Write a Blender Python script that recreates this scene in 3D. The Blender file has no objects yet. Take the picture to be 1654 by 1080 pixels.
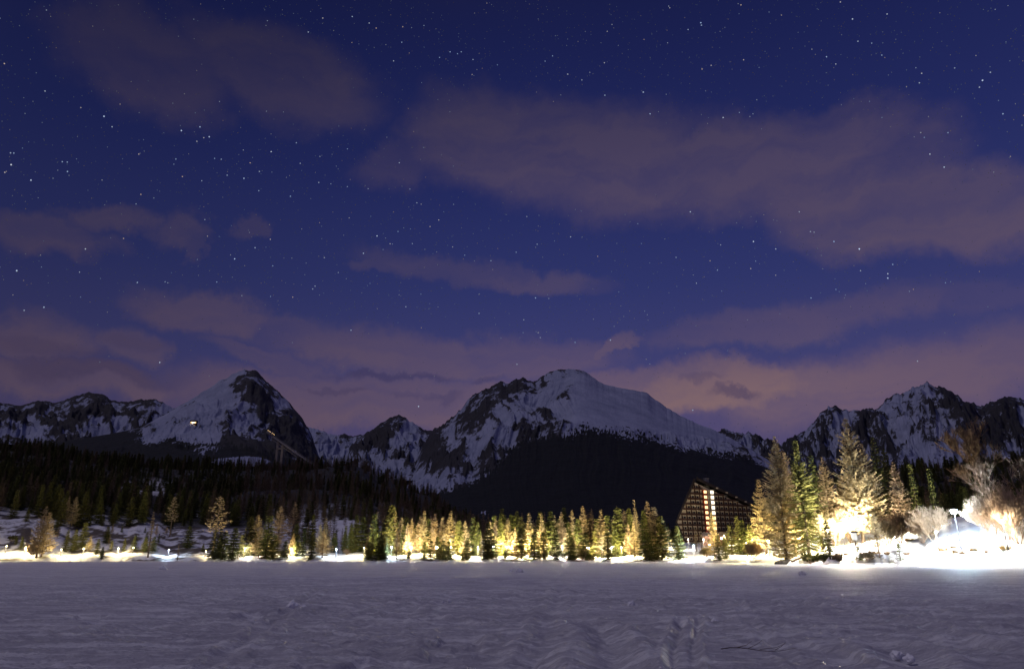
import bpy, math, random
import numpy as np
from mathutils import Vector, Matrix

# ------------------------------------------------------------------ camera
CAM_H = 1.65
FPX = 1103.0                       # focal length in photograph pixels (24 mm on full frame)
HOR = 899.0                        # horizon row of the photograph
PITCH = math.atan((HOR - 540.0) / FPX)
sc = bpy.context.scene
col = sc.collection
cam_d = bpy.data.cameras.new('camera')
cam_d.sensor_width = 36.0
cam_d.lens = 36.0 * FPX / 1654.0
cam_d.clip_start = 0.1
cam_d.clip_end = 80000
cam = bpy.data.objects.new('camera', cam_d)
col.objects.link(cam)
cam.location = (0, 0, CAM_H)
cam.rotation_euler = (math.pi / 2 + PITCH, 0, 0)
sc.camera = cam

SP, CP = math.sin(PITCH), math.cos(PITCH)


def ray(x, y):
    a = (x - 827.0) / FPX
    b = (540.0 - y) / FPX
    return (a, CP - b * SP, SP + b * CP)


def azel(x, y):
    d = ray(x, y)
    return math.atan2(d[0], d[1]), math.atan2(d[2], math.hypot(d[0], d[1]))


def at(x, y, dist):
    d = ray(x, y)
    k = dist / math.hypot(d[0], d[1])
    return Vector((d[0] * k, d[1] * k, CAM_H + d[2] * k))


def project(X, Y, Z):
    """world arrays -> photograph pixel arrays"""
    Z = Z - CAM_H
    fw = Y * CP + Z * SP
    up = -Y * SP + Z * CP
    return 827.0 + FPX * X / fw, 540.0 - FPX * up / fw


# ------------------------------------------------------------------ sky
SKY_STRENGTH = 1.0
MOON = 0.60
world = bpy.data.worlds.new('World')
sc.world = world
world.use_nodes = True


def lin(r, g, b):
    f = lambda c: ((c / 255 + 0.055) / 1.055) ** 2.4 if c > 10 else c / 255 / 12.92
    return (f(r), f(g), f(b), 1)


CLOUDS = [  # centre x, y, half width, half height, tilt in degrees, amount   (read off the photograph, kept as directions)
    (240, 105, 200, 95, 4, .62), (450, 120, 215, 86, 6, .84), 
    (825, 232, 165, 100, 10, .9), (960, 260, 300, 105, 6, 1.0), (1220, 275, 270, 95, 8, 1.0), (1470, 345, 330, 80, 13, .95),
    (1300, 215, 120, 45, 8, .55), (680, 260, 110, 50, -20, .5),
    (60, 385, 130, 40, 0, .7), (150, 355, 80, 32, -14, .7), (270, 370, 75, 42, -6, .6), (315, 400, 34, 22, 40, .45), (395, 360, 40, 20, -30, .4),
    (790, 442, 210, 26, 4, .55), (640, 435, 60, 14, 0, .4), (350, 505, 160, 38, 4, .72), (60, 545, 150, 50, 0, .75), (225, 555, 70, 36, 0, .6),
    (120, 612, 240, 34, 0, .85), (560, 545, 170, 20, 9, .42), (720, 575, 280, 46, 5, .75), (480, 580, 150, 22, 8, .55), (580, 645, 380, 48, 0, .8), (960, 640, 160, 34, -6, .8), (960, 575, 70, 14, -18, .7),
    (1250, 525, 280, 36, -4, .52), (1180, 625, 220, 48, 0, 1.0), (1440, 615, 380, 75, -3, .68), (1560, 480, 200, 36, 6, .25),
]
DARKS = [(1195, 634, 75, 10, 2, .75), (640, 605, 60, 8, 0, .7), (590, 630, 50, 7, 5, .5), (763, 615, 26, 10, 0, .5), (690, 634, 40, 8, 0, .45),
         (130, 598, 190, 20, 0, .6), (70, 560, 150, 20, 3, .35), (1130, 615, 45, 9, 5, .4), (230, 552, 60, 18, 0, .3)]


class NT:
    def __init__(self, tree):
        self.t = tree

    def n(self, kind, **kw):
        nd = self.t.nodes.new(kind)
        for k, v in kw.items():
            setattr(nd, k, v)
        return nd

    def put(self, sock, v):
        if hasattr(v, 'is_output'):
            self.t.links.new(v, sock)
        else:
            sock.default_value = v

    def math(self, op, a, b=0.0, clamp=False):
        nd = self.n('ShaderNodeMath', operation=op, use_clamp=clamp)
        self.put(nd.inputs[0], a)
        self.put(nd.inputs[1], b)
        return nd.outputs[0]

    def noise(self, vec, scale, detail=4, rough=.55, out=0, dist=0.0):
        nd = self.n('ShaderNodeTexNoise')
        if vec is not None:
            self.put(nd.inputs['Vector'], vec)
        nd.inputs['Scale'].default_value = scale
        nd.inputs['Detail'].default_value = detail
        nd.inputs['Roughness'].default_value = rough
        nd.inputs['Distortion'].default_value = dist
        return nd.outputs[out]

    def ramp(self, fac, stops, interp='LINEAR'):
        nd = self.n('ShaderNodeValToRGB')
        cr = nd.color_ramp
        cr.interpolation = interp
        while len(cr.elements) > len(stops):
            cr.elements.remove(cr.elements[-1])
        while len(cr.elements) < len(stops):
            cr.elements.new(0.5)
        for e, (p, c) in zip(cr.elements, stops):
            e.position = p
            e.color = c
        self.put(nd.inputs[0], fac)
        return nd.outputs[0]

    def mix(self, fac, a, b, blend='MIX'):
        nd = self.n('ShaderNodeMix', data_type='RGBA', blend_type=blend)
        self.put(nd.inputs[0], fac)
        self.put(nd.inputs[6], a)
        self.put(nd.inputs[7], b)
        return nd.outputs[2]

    def maprange(self, v, a, b, c=0.0, d=1.0, interp='SMOOTHSTEP'):
        nd = self.n('ShaderNodeMapRange', interpolation_type=interp)
        self.put(nd.inputs[0], v)
        for i, q in enumerate((a, b, c, d)):
            nd.inputs[i + 1].default_value = q
        return nd.outputs[0]


def ellipse_params(cx, cy, hw, hh, tilt):
    a0, e0 = azel(cx, cy)
    a1, _ = azel(cx + 10, cy)
    _, e1 = azel(cx, cy - 10)
    return a0, e0, hw * (a1 - a0) / 10, hh * (e1 - e0) / 10, -math.radians(tilt)


def build_sky():
    N = NT(world.node_tree)
    N.t.nodes.clear()
    out = N.n('ShaderNodeOutputWorld')
    bg = N.n('ShaderNodeBackground')
    bg.inputs[1].default_value = SKY_STRENGTH
    N.t.links.new(bg.outputs[0], out.inputs[0])
    tc = N.n('ShaderNodeTexCoord')
    d = tc.outputs['Generated']
    sep = N.n('ShaderNodeSeparateXYZ')
    N.put(sep.inputs[0], d)
    az = N.math('ARCTAN2', sep.outputs[0], sep.outputs[1])
    el = N.math('ARCSINE', sep.outputs[2])
    wob = N.n('ShaderNodeSeparateXYZ')
    N.put(wob.inputs[0], N.noise(d, 8.0, 8, .62, out=1))
    wob2 = N.n('ShaderNodeSeparateXYZ')
    N.put(wob2.inputs[0], N.noise(d, 2.6, 3, .5, out=1))
    azd = N.math('ADD', az, N.math('ADD', N.math('MULTIPLY', N.math('SUBTRACT', wob.outputs[0], .5), .20), N.math('MULTIPLY', N.math('SUBTRACT', wob2.outputs[0], .5), .20)))
    eld = N.math('ADD', el, N.math('MULTIPLY', N.math('SUBTRACT', wob.outputs[1], .5), .105))
    cmb = N.n('ShaderNodeCombineXYZ')
    N.put(cmb.inputs[0], azd)
    N.put(cmb.inputs[1], eld)
    flat = cmb.outputs[0]

    def blob(p, soft=.15):
        a0, e0, w, h, r = ellipse_params(*p[:5])
        mp = N.n('ShaderNodeMapping', vector_type='TEXTURE')
        N.put(mp.inputs['Vector'], flat)
        mp.inputs['Location'].default_value = (a0, e0, 0)
        mp.inputs['Rotation'].default_value = (0, 0, r)
        mp.inputs['Scale'].default_value = (w * 1.08, h * 1.08, 1)
        ln = N.n('ShaderNodeVectorMath', operation='LENGTH')
        N.put(ln.inputs[0], mp.outputs[0])
        return N.maprange(ln.outputs['Value'], soft + .34, 1.05, p[5], 0.0)
    cl = None
    for p in CLOUDS:
        b = blob(p)
        if cl is None:
            cl = b
        else:      # union 1-(1-a)(1-b), softer than a maximum
            cl = N.math('MAXIMUM', cl, b)
    dk = None
    for p in DARKS:
        b = blob(p, .0)
        dk = b if dk is None else N.math('MAXIMUM', dk, b)
    # the same kind of cloud goes on over the rest of the sky
    gen = N.maprange(N.noise(d, 2.3, 6, .55), .47, .66, 0, .85)
    side = N.math('MAXIMUM', N.maprange(N.math('ABSOLUTE', az), .68, .95), N.maprange(el, .72, .95))
    cl = N.math('MAXIMUM', cl, N.math('MULTIPLY', gen, side))
    # texture inside the clouds
    sm = N.n('ShaderNodeMapping')
    N.put(sm.inputs['Vector'], cmb.outputs[0])
    sm.inputs['Scale'].default_value = (6, 20, 1)
    streak = N.noise(sm.outputs[0], 1.0, 5, .55)
    cl = N.math('MULTIPLY', cl, N.maprange(streak, .28, .62, .5, 1.10, 'LINEAR'), clamp=True)
    e01 = N.math('DIVIDE', el, 0.80, clamp=True)      # 0 at the horizon, 1 at 46 degrees
    base = N.ramp(e01, [(0.0, lin(84, 74, 106)), (.20, lin(80, 72, 110)), (.33, lin(62, 63, 111)), (.47, lin(47, 53, 105)), (.66, lin(35, 42, 94)), (.86, lin(27, 33, 80)), (1, lin(22, 27, 68))])
    cc = N.ramp(e01, [(0.0, lin(110, 90, 107)), (.28, lin(106, 87, 105)), (.38, lin(92, 78, 104)), (.50, lin(84, 73, 100)), (.66, lin(75, 66, 95)), (.85, lin(56, 51, 79)), (1, lin(44, 39, 62))])
    # town glow low in the right half, and a darker left part (both wide)
    warm = N.math('MULTIPLY', N.maprange(N.math('ABSOLUTE', N.math('SUBTRACT', az, .30)), .0, .42, 1.0, 0.0), N.maprange(el, .14, .33, 1.0, 0.0))
    cc = N.mix(N.math('MULTIPLY', warm, .55), cc, lin(152, 119, 108))
    c = N.mix(N.math('MULTIPLY', cl, .97), base, cc)
    c = N.mix(N.math('MULTIPLY', dk, .75), c, lin(66, 58, 92))
    lft = N.maprange(az, -.85, .15, .62, 1.0)
    mul = N.n('ShaderNodeVectorMath', operation='SCALE')
    N.put(mul.inputs[0], c)
    N.put(mul.inputs['Scale'], lft)
    N.put(bg.inputs[0], mul.outputs[0])


build_sky()
world.cycles.sampling_method = 'NONE'      # the sky is smooth: no importance map needed

# faint moon / afterglow: the one sun lamp, far below daylight strength
sun_d = bpy.data.lights.new('moonlight', 'SUN')
sun_d.energy = MOON
sun_d.angle = math.radians(8)
sun_d.color = (.89, .80, 1.0)
sun = bpy.data.objects.new('moonlight', sun_d)
col.objects.link(sun)
sun.rotation_euler = (math.radians(28), 0, math.radians(-75))

sc.view_settings.view_transform = 'Standard'
sc.view_settings.look = 'None'
sc.view_settings.exposure = 0.0
sc.view_settings.gamma = 1.0
sc.cycles.use_denoising = True
sc.cycles.max_bounces = 5
sc.cycles.diffuse_bounces = 3
sc.cycles.glossy_bounces = 2
sc.cycles.transparent_max_bounces = 6
sc.cycles.sample_clamp_indirect = 3.0

# ------------------------------------------------------------------ helpers
RNG = np.random.default_rng(7)


def tag(o, label=None, cat=None, group=None, kind=None):
    if label:
        o['label'] = label
    if cat:
        o['category'] = cat
    if group:
        o['group'] = group
    if kind:
        o['kind'] = kind
    return o


def empty(name, loc, rz=0.0):
    o = bpy.data.objects.new(name, None)
    col.objects.link(o)
    o.location = loc
    o.rotation_euler = (0, 0, rz)
    return o


def link(name, me, parent=None, loc=None):
    o = bpy.data.objects.new(name, me)
    col.objects.link(o)
    if parent is not None:
        o.parent = parent
    if loc is not None:
        o.location = loc
    return o


def mesh(name, verts, faces, mat, smooth=False):
    me = bpy.data.meshes.new(name)
    me.from_pydata([tuple(v) for v in verts] if not isinstance(verts, np.ndarray) else verts.tolist(), [],
                   faces.tolist() if isinstance(faces, np.ndarray) else faces)
    if smooth:
        me.polygons.foreach_set('use_smooth', np.ones(len(me.polygons), dtype=bool))
    me.materials.append(mat)
    me.update()
    return me


def fattr(me, name, arr):
    a = me.attributes.new(name, 'FLOAT', 'POINT')
    a.data.foreach_set('value', np.ascontiguousarray(arr, dtype=np.float32).ravel())


class MB:
    """collects simple solids into one mesh"""

    def __init__(self):
        self.v, self.f = [], []

    def add(self, vs, fs):
        k = len(self.v)
        self.v += [tuple(q) for q in vs]
        self.f += [tuple(i + k for i in g) for g in fs]
        return self

    def box(self, a, b):
        x0, y0, z0 = a
        x1, y1, z1 = b
        return self.add([(x0, y0, z0), (x1, y0, z0), (x1, y1, z0), (x0, y1, z0), (x0, y0, z1), (x1, y0, z1), (x1, y1, z1), (x0, y1, z1)],
                        [(0, 3, 2, 1), (4, 5, 6, 7), (0, 1, 5, 4), (1, 2, 6, 5), (2, 3, 7, 6), (3, 0, 4, 7)])

    def tube(self, pts, rads, n=6, cap=True):
        pts = [Vector(p) for p in pts]
        vs, fs = [], []
        for i, p in enumerate(pts):
            t = (pts[min(i + 1, len(pts) - 1)] - pts[max(i - 1, 0)])
            if t.length < 1e-6:
                t = Vector((0, 0, 1))
            t.normalize()
            u = t.cross(Vector((0, 0, 1)) if abs(t.z) < .9 else Vector((1, 0, 0))).normalized()
            w = t.cross(u)
            for k in range(n):
                a = 2 * math.pi * k / n
                vs.append(p + (u * math.cos(a) + w * math.sin(a)) * rads[i])
        for i in range(len(pts) - 1):
            for k in range(n):
                fs.append((i * n + k, i * n + (k + 1) % n, (i + 1) * n + (k + 1) % n, (i + 1) * n + k))
        if cap:
            fs.append(tuple(range(n))[::-1])
            fs.append(tuple((len(pts) - 1) * n + k for k in range(n)))
        return self.add(vs, fs)

    def prism(self, poly, y0, y1, shear=0.0):
        """poly: (s, z) list, extruded along local y"""
        n = len(poly)
        vs = [(s + shear * max(y0, 0), y0, z) for s, z in poly] + [(s + shear * y1, y1, z) for s, z in poly]
        fs = [tuple(range(n))[::-1], tuple(range(n, 2 * n))] + [(i, (i + 1) % n, n + (i + 1) % n, n + i) for i in range(n)]
        return self.add(vs, fs)

    def lathe(self, prof, n=12, c=(0, 0, 0)):
        vs, fs = [], []
        for r, z in prof:
            for k in range(n):
                a = 2 * math.pi * k / n
                vs.append((c[0] + r * math.cos(a), c[1] + r * math.sin(a), c[2] + z))
        for i in range(len(prof) - 1):
            for k in range(n):
                fs.append((i * n + k, i * n + (k + 1) % n, (i + 1) * n + (k + 1) % n, (i + 1) * n + k))
        fs.append(tuple(range(n))[::-1])
        fs.append(tuple((len(prof) - 1) * n + k for k in range(n)))
        return self.add(vs, fs)

    def me(self, name, mat, smooth=False):
        return mesh(name, self.v, self.f, mat, smooth)

    def build(self, name, mat, parent=None, smooth=False):
        return link(name, self.me(name, mat, smooth), parent)


# ---- numpy noise
def _hash(ix, iy, iz, seed):
    h = (ix.astype(np.uint32) * np.uint32(374761393) + iy.astype(np.uint32) * np.uint32(668265263) + iz.astype(np.uint32) * np.uint32(2147483647) + np.uint32(seed * 974711 + 13))
    h = (h ^ (h >> np.uint32(13))) * np.uint32(1274126177)
    h = (h ^ (h >> np.uint32(16))) * np.uint32(2246822519)
    h = h ^ (h >> np.uint32(15))
    return h.astype(np.float64) / 4294967295.0


def vnoise(x, y, seed=0):
    x = np.asarray(x, float)
    y = np.asarray(y, float)
    xi, yi = np.floor(x), np.floor(y)
    fx, fy = x - xi, y - yi
    fx = fx * fx * fx * (fx * (fx * 6 - 15) + 10)
    fy = fy * fy * fy * (fy * (fy * 6 - 15) + 10)
    xi = xi.astype(np.int64) & 0xffffffff
    yi = yi.astype(np.int64) & 0xffffffff
    x1 = (xi + 1) & 0xffffffff
    y1 = (yi + 1) & 0xffffffff
    z = np.zeros_like(xi)
    a, b = _hash(xi, yi, z, seed), _hash(x1, yi, z, seed)
    c, d = _hash(xi, y1, z, seed), _hash(x1, y1, z, seed)
    return (a + (b - a) * fx) * (1 - fy) + (c + (d - c) * fx) * fy


def fbm(x, y, oct=5, seed=0, gain=.5, ridged=False):
    s, amp, tot = 0, 1.0, 0
    for i in range(oct):
        n = vnoise(x, y, seed + i * 17)
        if ridged:
            n = 1 - np.abs(2 * n - 1)
        s = s + n * amp
        tot += amp
        amp *= gain
        x, y = x * 2.03 + 5.2, y * 2.03 + 1.3
    return s / tot


def smooth01(t):
    t = np.clip(t, 0, 1)
    return t * t * (3 - 2 * t)


def interp_s(x, xs, ys):
    """smooth monotone-ish interpolation between control points (cosine)"""
    xs = np.asarray(xs, float)
    ys = np.asarray(ys, float)
    i = np.clip(np.searchsorted(xs, x) - 1, 0, len(xs) - 2)
    t = smooth01((x - xs[i]) / (xs[i + 1] - xs[i]))
    return ys[i] + (ys[i + 1] - ys[i]) * t


# ------------------------------------------------------------------ materials
def material(name, build):
    m = bpy.data.materials.new(name)
    m.use_nodes = True
    N = NT(m.node_tree)
    N.t.nodes.clear()
    out = N.n('ShaderNodeOutputMaterial')
    p = N.n('ShaderNodeBsdfPrincipled')
    N.t.links.new(p.outputs[0], out.inputs[0])
    p.inputs['Specular IOR Level'].default_value = .25
    build(N, p, out)
    return m


def simple(name, c1, c2, scale=3.0, rough=.75, metal=0.0, coord='Object', bump=0.0, rand=0.0):
    def b(N, p, out):
        tc = N.n('ShaderNodeTexCoord')
        n = N.noise(tc.outputs[coord], scale, 5, .6)
        f = N.maprange(n, .32, .68, 0, 1, 'LINEAR')
        c = N.mix(f, c1 + (1,), c2 + (1,))
        if rand:
            oi = N.n('ShaderNodeObjectInfo')
            hs = N.n('ShaderNodeHueSaturation')
            N.put(hs.inputs['Color'], c)
            N.put(hs.inputs['Value'], N.maprange(oi.outputs['Random'], 0, 1, 1 - rand, 1 + rand, 'LINEAR'))
            N.put(hs.inputs['Hue'], N.maprange(N.math('FRACT', N.math('MULTIPLY', oi.outputs['Random'], 7.31)), 0, 1, .5 - rand * .05, .5 + rand * .05, 'LINEAR'))
            c = hs.outputs[0]
        N.put(p.inputs['Base Color'], c)
        p.inputs['Roughness'].default_value = rough
        p.inputs['Metallic'].default_value = metal
        if bump:
            bn = N.n('ShaderNodeBump')
            bn.inputs['Strength'].default_value = bump
            N.put(bn.inputs['Height'], n)
            N.put(p.inputs['Normal'], bn.outputs[0])
    return material(name, b)


def emitter(name, colr, strength):
    def b(N, p, out):
        p.inputs['Base Color'].default_value = (.8, .8, .8, 1)
        p.inputs['Emission Color'].default_value = colr + (1,)
        p.inputs['Emission Strength'].default_value = strength
    m = material(name, b)
    m.cycles.emission_sampling = 'NONE'
    return m


def lake_mat():
    def b(N, p, out):
        tc = N.n('ShaderNodeTexCoord')
        mp = N.n('ShaderNodeMapping')
        N.put(mp.inputs['Vector'], tc.outputs['Object'])
        mp.inputs['Scale'].default_value = (.22, 1.6, 1)
        big = N.noise(mp.outputs[0], .12, 4, .6)
        mp2 = N.n('ShaderNodeMapping')
        N.put(mp2.inputs['Vector'], tc.outputs['Object'])
        mp2.inputs['Scale'].default_value = (.55, 3.2, 1)
        fine = N.noise(mp2.outputs[0], 2.2, 6, .65)
        c = N.mix(N.maprange(big, .35, .65, 0, 1, 'LINEAR'), (.62, .61, .64, 1), (.84, .83, .84, 1))
        c = N.mix(N.maprange(fine, .3, .65, .75, 0, 'LINEAR'), c, (.42, .41, .46, 1))
        mp3 = N.n('ShaderNodeMapping')
        N.put(mp3.inputs['Vector'], tc.outputs['Object'])
        mp3.inputs['Scale'].default_value = (.20, 2.0, 1)
        mp3.inputs['Rotation'].default_value = (0, 0, .03)
        crust = N.noise(mp3.outputs[0], 1.3, 7, .72, dist=.3)
        c = N.mix(N.maprange(crust, .49, .60, 0, .95), c, (.95, .95, .95, 1))
        c = N.mix(N.maprange(crust, .32, .46, .65, 0), c, (.42, .41, .46, 1))
        grain = N.noise(tc.outputs['Object'], 5.5, 6, .75)
        c = N.mix(N.maprange(grain, .34, .50, .40, 0), c, (.42, .41, .46, 1))
        c = N.mix(N.maprange(grain, .54, .68, 0, .7), c, (.95, .95, .95, 1))
        N.put(p.inputs['Base Color'], c)
        p.inputs['Roughness'].default_value = .6
        bn = N.n('ShaderNodeBump')
        bn.inputs['Strength'].default_value = 1.0
        bn.inputs['Distance'].default_value = .22
        N.put(bn.inputs['Height'], N.math('ADD', fine, N.math('MULTIPLY', grain, .3)))
        N.put(p.inputs['Normal'], bn.outputs[0])
    return material('lake_snow', b)


def shore_mat():
    def b(N, p, out):
        tc = N.n('ShaderNodeTexCoord')
        o = tc.outputs['Object']
        n1 = N.noise(o, .09, 6, .62)
        n2 = N.noise(o, .9, 5, .6)
        at_ = N.n('ShaderNodeAttribute', attribute_name='forest')
        at2 = N.n('ShaderNodeAttribute', attribute_name='brush')
        c = N.mix(N.maprange(n2, .3, .7, 0, 1, 'LINEAR'), (.70, .71, .74, 1), (.84, .85, .87, 1))
        scrub = N.math('MULTIPLY', N.maprange(n1, .50, .60), N.maprange(n2, .45, .62))
        scrub = N.math('MAXIMUM', N.math('MULTIPLY', scrub, .8), at2.outputs['Fac'])
        c = N.mix(scrub, c, (.075, .055, .035, 1))
        fl = N.mix(N.maprange(n2, .50, .75), (.022, .022, .018, 1), (.20, .20, .22, 1))
        c = N.mix(at_.outputs['Fac'], c, fl)
        N.put(p.inputs['Base Color'], c)
        p.inputs['Roughness'].default_value = .7
        bn = N.n('ShaderNodeBump')
        bn.inputs['Strength'].default_value = .6
        bn.inputs['Distance'].default_value = .5
        N.put(bn.inputs['Height'], N.noise(o, .5, 6, .6))
        N.put(p.inputs['Normal'], bn.outputs[0])
    return material('shore_snow', b)


def mountain_mat():
    def b(N, p, out):
        tc = N.n('ShaderNodeTexCoord')
        o = tc.outputs['Object']
        s = N.n('ShaderNodeAttribute', attribute_name='snow').outputs['Fac']
        fo = N.n('ShaderNodeAttribute', attribute_name='forest').outputs['Fac']
        n = N.noise(o, .03, 6, .7)
        n2 = N.noise(o, .008, 5, .6)
        sm = N.maprange(N.math('ADD', s, N.math('MULTIPLY', N.math('SUBTRACT', n, .5), 1.3)), .40, .60)
        rock = N.mix(n2, (.018, .018, .021, 1), (.05, .048, .052, 1))
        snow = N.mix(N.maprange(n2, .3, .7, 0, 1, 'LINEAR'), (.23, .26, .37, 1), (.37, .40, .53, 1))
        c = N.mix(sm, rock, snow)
        fm = N.maprange(N.math('ADD', fo, N.math('MULTIPLY', N.math('SUBTRACT', n, .5), .9)), .40, .60)
        fcol = N.mix(n, (.005, .006, .006, 1), (.014, .016, .016, 1))
        c = N.mix(fm, c, fcol)
        N.put(p.inputs['Base Color'], c)
        p.inputs['Roughness'].default_value = .85
        bn = N.n('ShaderNodeBump')
        bn.inputs['Strength'].default_value = .8
        bn.inputs['Distance'].default_value = 14
        N.put(bn.inputs['Height'], N.noise(o, .02, 7, .65))
        N.put(p.inputs['Normal'], bn.outputs[0])
    return material('mountain_surface', b)


M = dict(
    lake=lake_mat(), shore=shore_mat(), mountain=mountain_mat(),
    bark=simple('bark', (.07, .05, .035), (.13, .10, .07), 4, .9),
    larchbark=simple('larch_bark', (.12, .09, .065), (.20, .15, .11), 4, .9),
    spruce=simple('spruce_needles', (.055, .065, .018), (.13, .13, .035), .6, .8, rand=.4),
    larch=simple('larch_twigs', (.30, .23, .13), (.46, .36, .22), .6, .85, rand=.25),
    dead=simple('dim_twigs', (.14, .10, .06), (.22, .16, .10), .6, .85, rand=.25),  # dim larches: missing lamplight put into the colour; brown shrubs share it
    forest=simple('forest_trees', (.018, .017, .012), (.062, .050, .032), .05, .9),
    bare=simple('bare_twigs', (.26, .18, .12), (.38, .28, .20), 1.2, .85, rand=.15),
    grass=simple('dry_grass', (.20, .13, .06), (.32, .22, .11), 2, .9, rand=.15),
    metal=simple('lamp_metal', (.05, .05, .055), (.09, .09, .095), 6, .5, .6),
    snowlump=simple('snow_lump_surface', (.70, .70, .74), (.84, .84, .86), 5, .6, bump=.4),
    wood=simple('dark_wood', (.045, .022, .014), (.085, .04, .024), 1.5, .7),
    wall=simple('cream_wall', (.44, .36, .26), (.56, .47, .35), .6, .8),
    roof=simple('roof_sheet', (.022, .016, .016), (.04, .03, .028), .8, .7),
    concrete=simple('concrete', (.22, .21, .19), (.33, .31, .28), .4, .8),
    glass=simple('window_glass', (.02, .022, .03), (.035, .04, .05), .5, .15),
    red=simple('red_panel', (.36, .05, .025), (.46, .08, .035), .7, .6),
    white=simple('white_board', (.72, .70, .66), (.80, .79, .76), 2, .6),
    rock=simple('dark_rock', (.04, .038, .036), (.11, .10, .09), 2, .9, bump=.6),
    lit_warm=emitter('lit_window_warm', (1.0, .62, .25), 2.2),
    lit_white=emitter('lit_window_white', (1.0, .86, .62), 2.6),
    lit_dim=emitter('lit_window_dim', (1.0, .75, .45), .9),
    bulb_warm=emitter('bulb_warm', (1.0, .70, .34), 60),
    bulb_white=emitter('bulb_white', (.92, .97, 1.0), 60),
    bulb_blue=emitter('bulb_blue', (.66, .84, 1.0), 80),
)

# ------------------------------------------------------------------ frozen lake
def polar_mesh(name, az, r, zfun, mat):
    A, R = np.meshgrid(az, r)                      # rows = r
    X, Y = np.sin(A) * R, np.cos(A) * R
    Z = zfun(A, R, X, Y)
    nr, na = A.shape
    V = np.stack([X, Y, Z], -1).reshape(-1, 3)
    i = np.arange((nr - 1) * na).reshape(nr - 1, na)[:, :-1].ravel()
    F = np.stack([i, i + 1, i + na + 1, i + na], -1)
    return mesh(name, V, F, mat, True), X, Y, Z


def ground_px(px, py):
    """point of the lake level seen at a photograph pixel"""
    d = ray(px, py)
    k = -CAM_H / d[2]
    return d[0] * k, d[1] * k


def rut(X, Y, pts, w, depth, rim):
    """groove along a polyline, with a raised rim"""
    best = np.full(X.shape, 1e9)
    for (x0, y0), (x1, y1) in zip(pts[:-1], pts[1:]):
        dx, dy = x1 - x0, y1 - y0
        t = np.clip(((X - x0) * dx + (Y - y0) * dy) / (dx * dx + dy * dy), 0, 1)
        best = np.minimum(best, np.hypot(X - x0 - t * dx, Y - y0 - t * dy))
    u = best / w
    return -depth * np.exp(-u ** 2 * 2) + rim * np.exp(-((u - 1.7) * 1.8) ** 2)


def lake_z(A, R, X, Y):
    fade = np.clip(60 / R, .25, 1)
    wx = X + 2 * vnoise(X * .15, Y * .15, 3)
    wy = Y + .25 * fbm(X * .6 + 9, Y * .9, 3, 4)
    sas = fbm(wx * .30, wy * 2.6, 6, 11, .68)                     # wind ridges lying across the view
    sas2 = fbm(wx * .7, wy * 4.6 - wx * .05, 5, 31, .68)
    patch = smooth01((fbm(X * .06, Y * .09, 3, 51) - .38) * 4)
    near = np.clip((60 - R) / 30, 0, 1)
    z = .15 * (sas - .5) + .12 * (sas2 - .5) * (.4 + .6 * patch)
    z += .12 * (fbm(X * .05, Y * .16, 3, 71) - .5) * 1.0
    z += near * .055 * (fbm(X * 1.7, Y * 3.0, 5, 131, .72) - .5) * (.5 + patch)        # broken crust
    # trampled strips: footprints and crust break
    lump = fbm(X * 2.2, Y * 2.2, 3, 91)
    z += near * .075 * np.clip(lump - .52, 0, 1) * 4 * patch
    g = lambda *pp: [ground_px(a, b) for a, b in pp]
    wob = .22 * (fbm(X * 1.3, Y * 1.3, 3, 5) - .5)
    for pts, w, dp, rim in ((g((1092, 1100), (1090, 1060), (1095, 1030), (1103, 1008)), .14, .10, .07),
                            (g((1118, 1100), (1116, 1060), (1118, 1030), (1124, 1010), (1132, 998)), .13, .09, .06),
                            (g((990, 1100), (986, 1060), (978, 1030), (965, 1012)), .36, .12, .11),
                            (g((1475, 1075), (1462, 1050), (1440, 1046)), .40, .08, .10),
                            (g((700, 1100), (640, 1062), (520, 1035)), .30, .04, .05),
                            (g((1700, 1040), (1400, 1032), (1240, 1030)), .35, .05, .06),
                            (g((1654, 1000), (1300, 996), (1000, 1004), (800, 998)), .45, .05, .07),
                            (g((800, 960), (560, 978), (300, 990), (0, 992)), .7, .05, .08),
                            (g((0, 928), (500, 933), (827, 940)), 1.6, .04, .12)):
        z += rut(X + wob, Y + wob, pts, w, dp, rim)
    for pts, w, dp, rim in ((g((-50, 1040), (300, 1000), (700, 975), (1000, 950)), .22, .05, .05), (g((300, 1100), (420, 1020), (470, 985), (520, 950)), .18, .05, .05),
                            (g((1654, 1060), (1500, 1015), (1350, 980), (1250, 950)), .24, .06, .06), (g((1330, 1100), (1250, 1040), (1210, 1000), (1190, 970)), .16, .05, .05),
                            (g((850, 1100), (870, 1050), (880, 1010), (900, 970), (905, 945)), .26, .06, .06), (g((1000, 1050), (1200, 1040), (1420, 1020), (1654, 1012)), .2, .05, .06)):
        z += rut(X + .8 * wob, Y + .8 * wob, pts, w, dp * .8, rim * .8)
    # scuffed holes along the middle strip
    sc_ = smooth01((vnoise(X * .9 + 3, Y * .9, 77) - .62) * 5) * smooth01((fbm(X * .1, Y * .2, 2, 78) - .45) * 6)
    z -= .13 * sc_ * near
    return z * fade


front = np.radians(np.linspace(-52, 52, 880))
rest = np.radians(np.linspace(52, 308, 90)[1:])
az_all = np.concatenate([front, rest])
r_all = np.concatenate([[.3, 2, 5, 8], np.geomspace(10, 60, 300), np.geomspace(60, 380, 60)[1:]])
me, *_ = polar_mesh('frozen_lake', az_all, r_all, lake_z, M['lake'])
tag(link('frozen_lake', me), 'snow covered frozen lake with wind ridges and ski tracks', None, None, 'structure')

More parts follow.
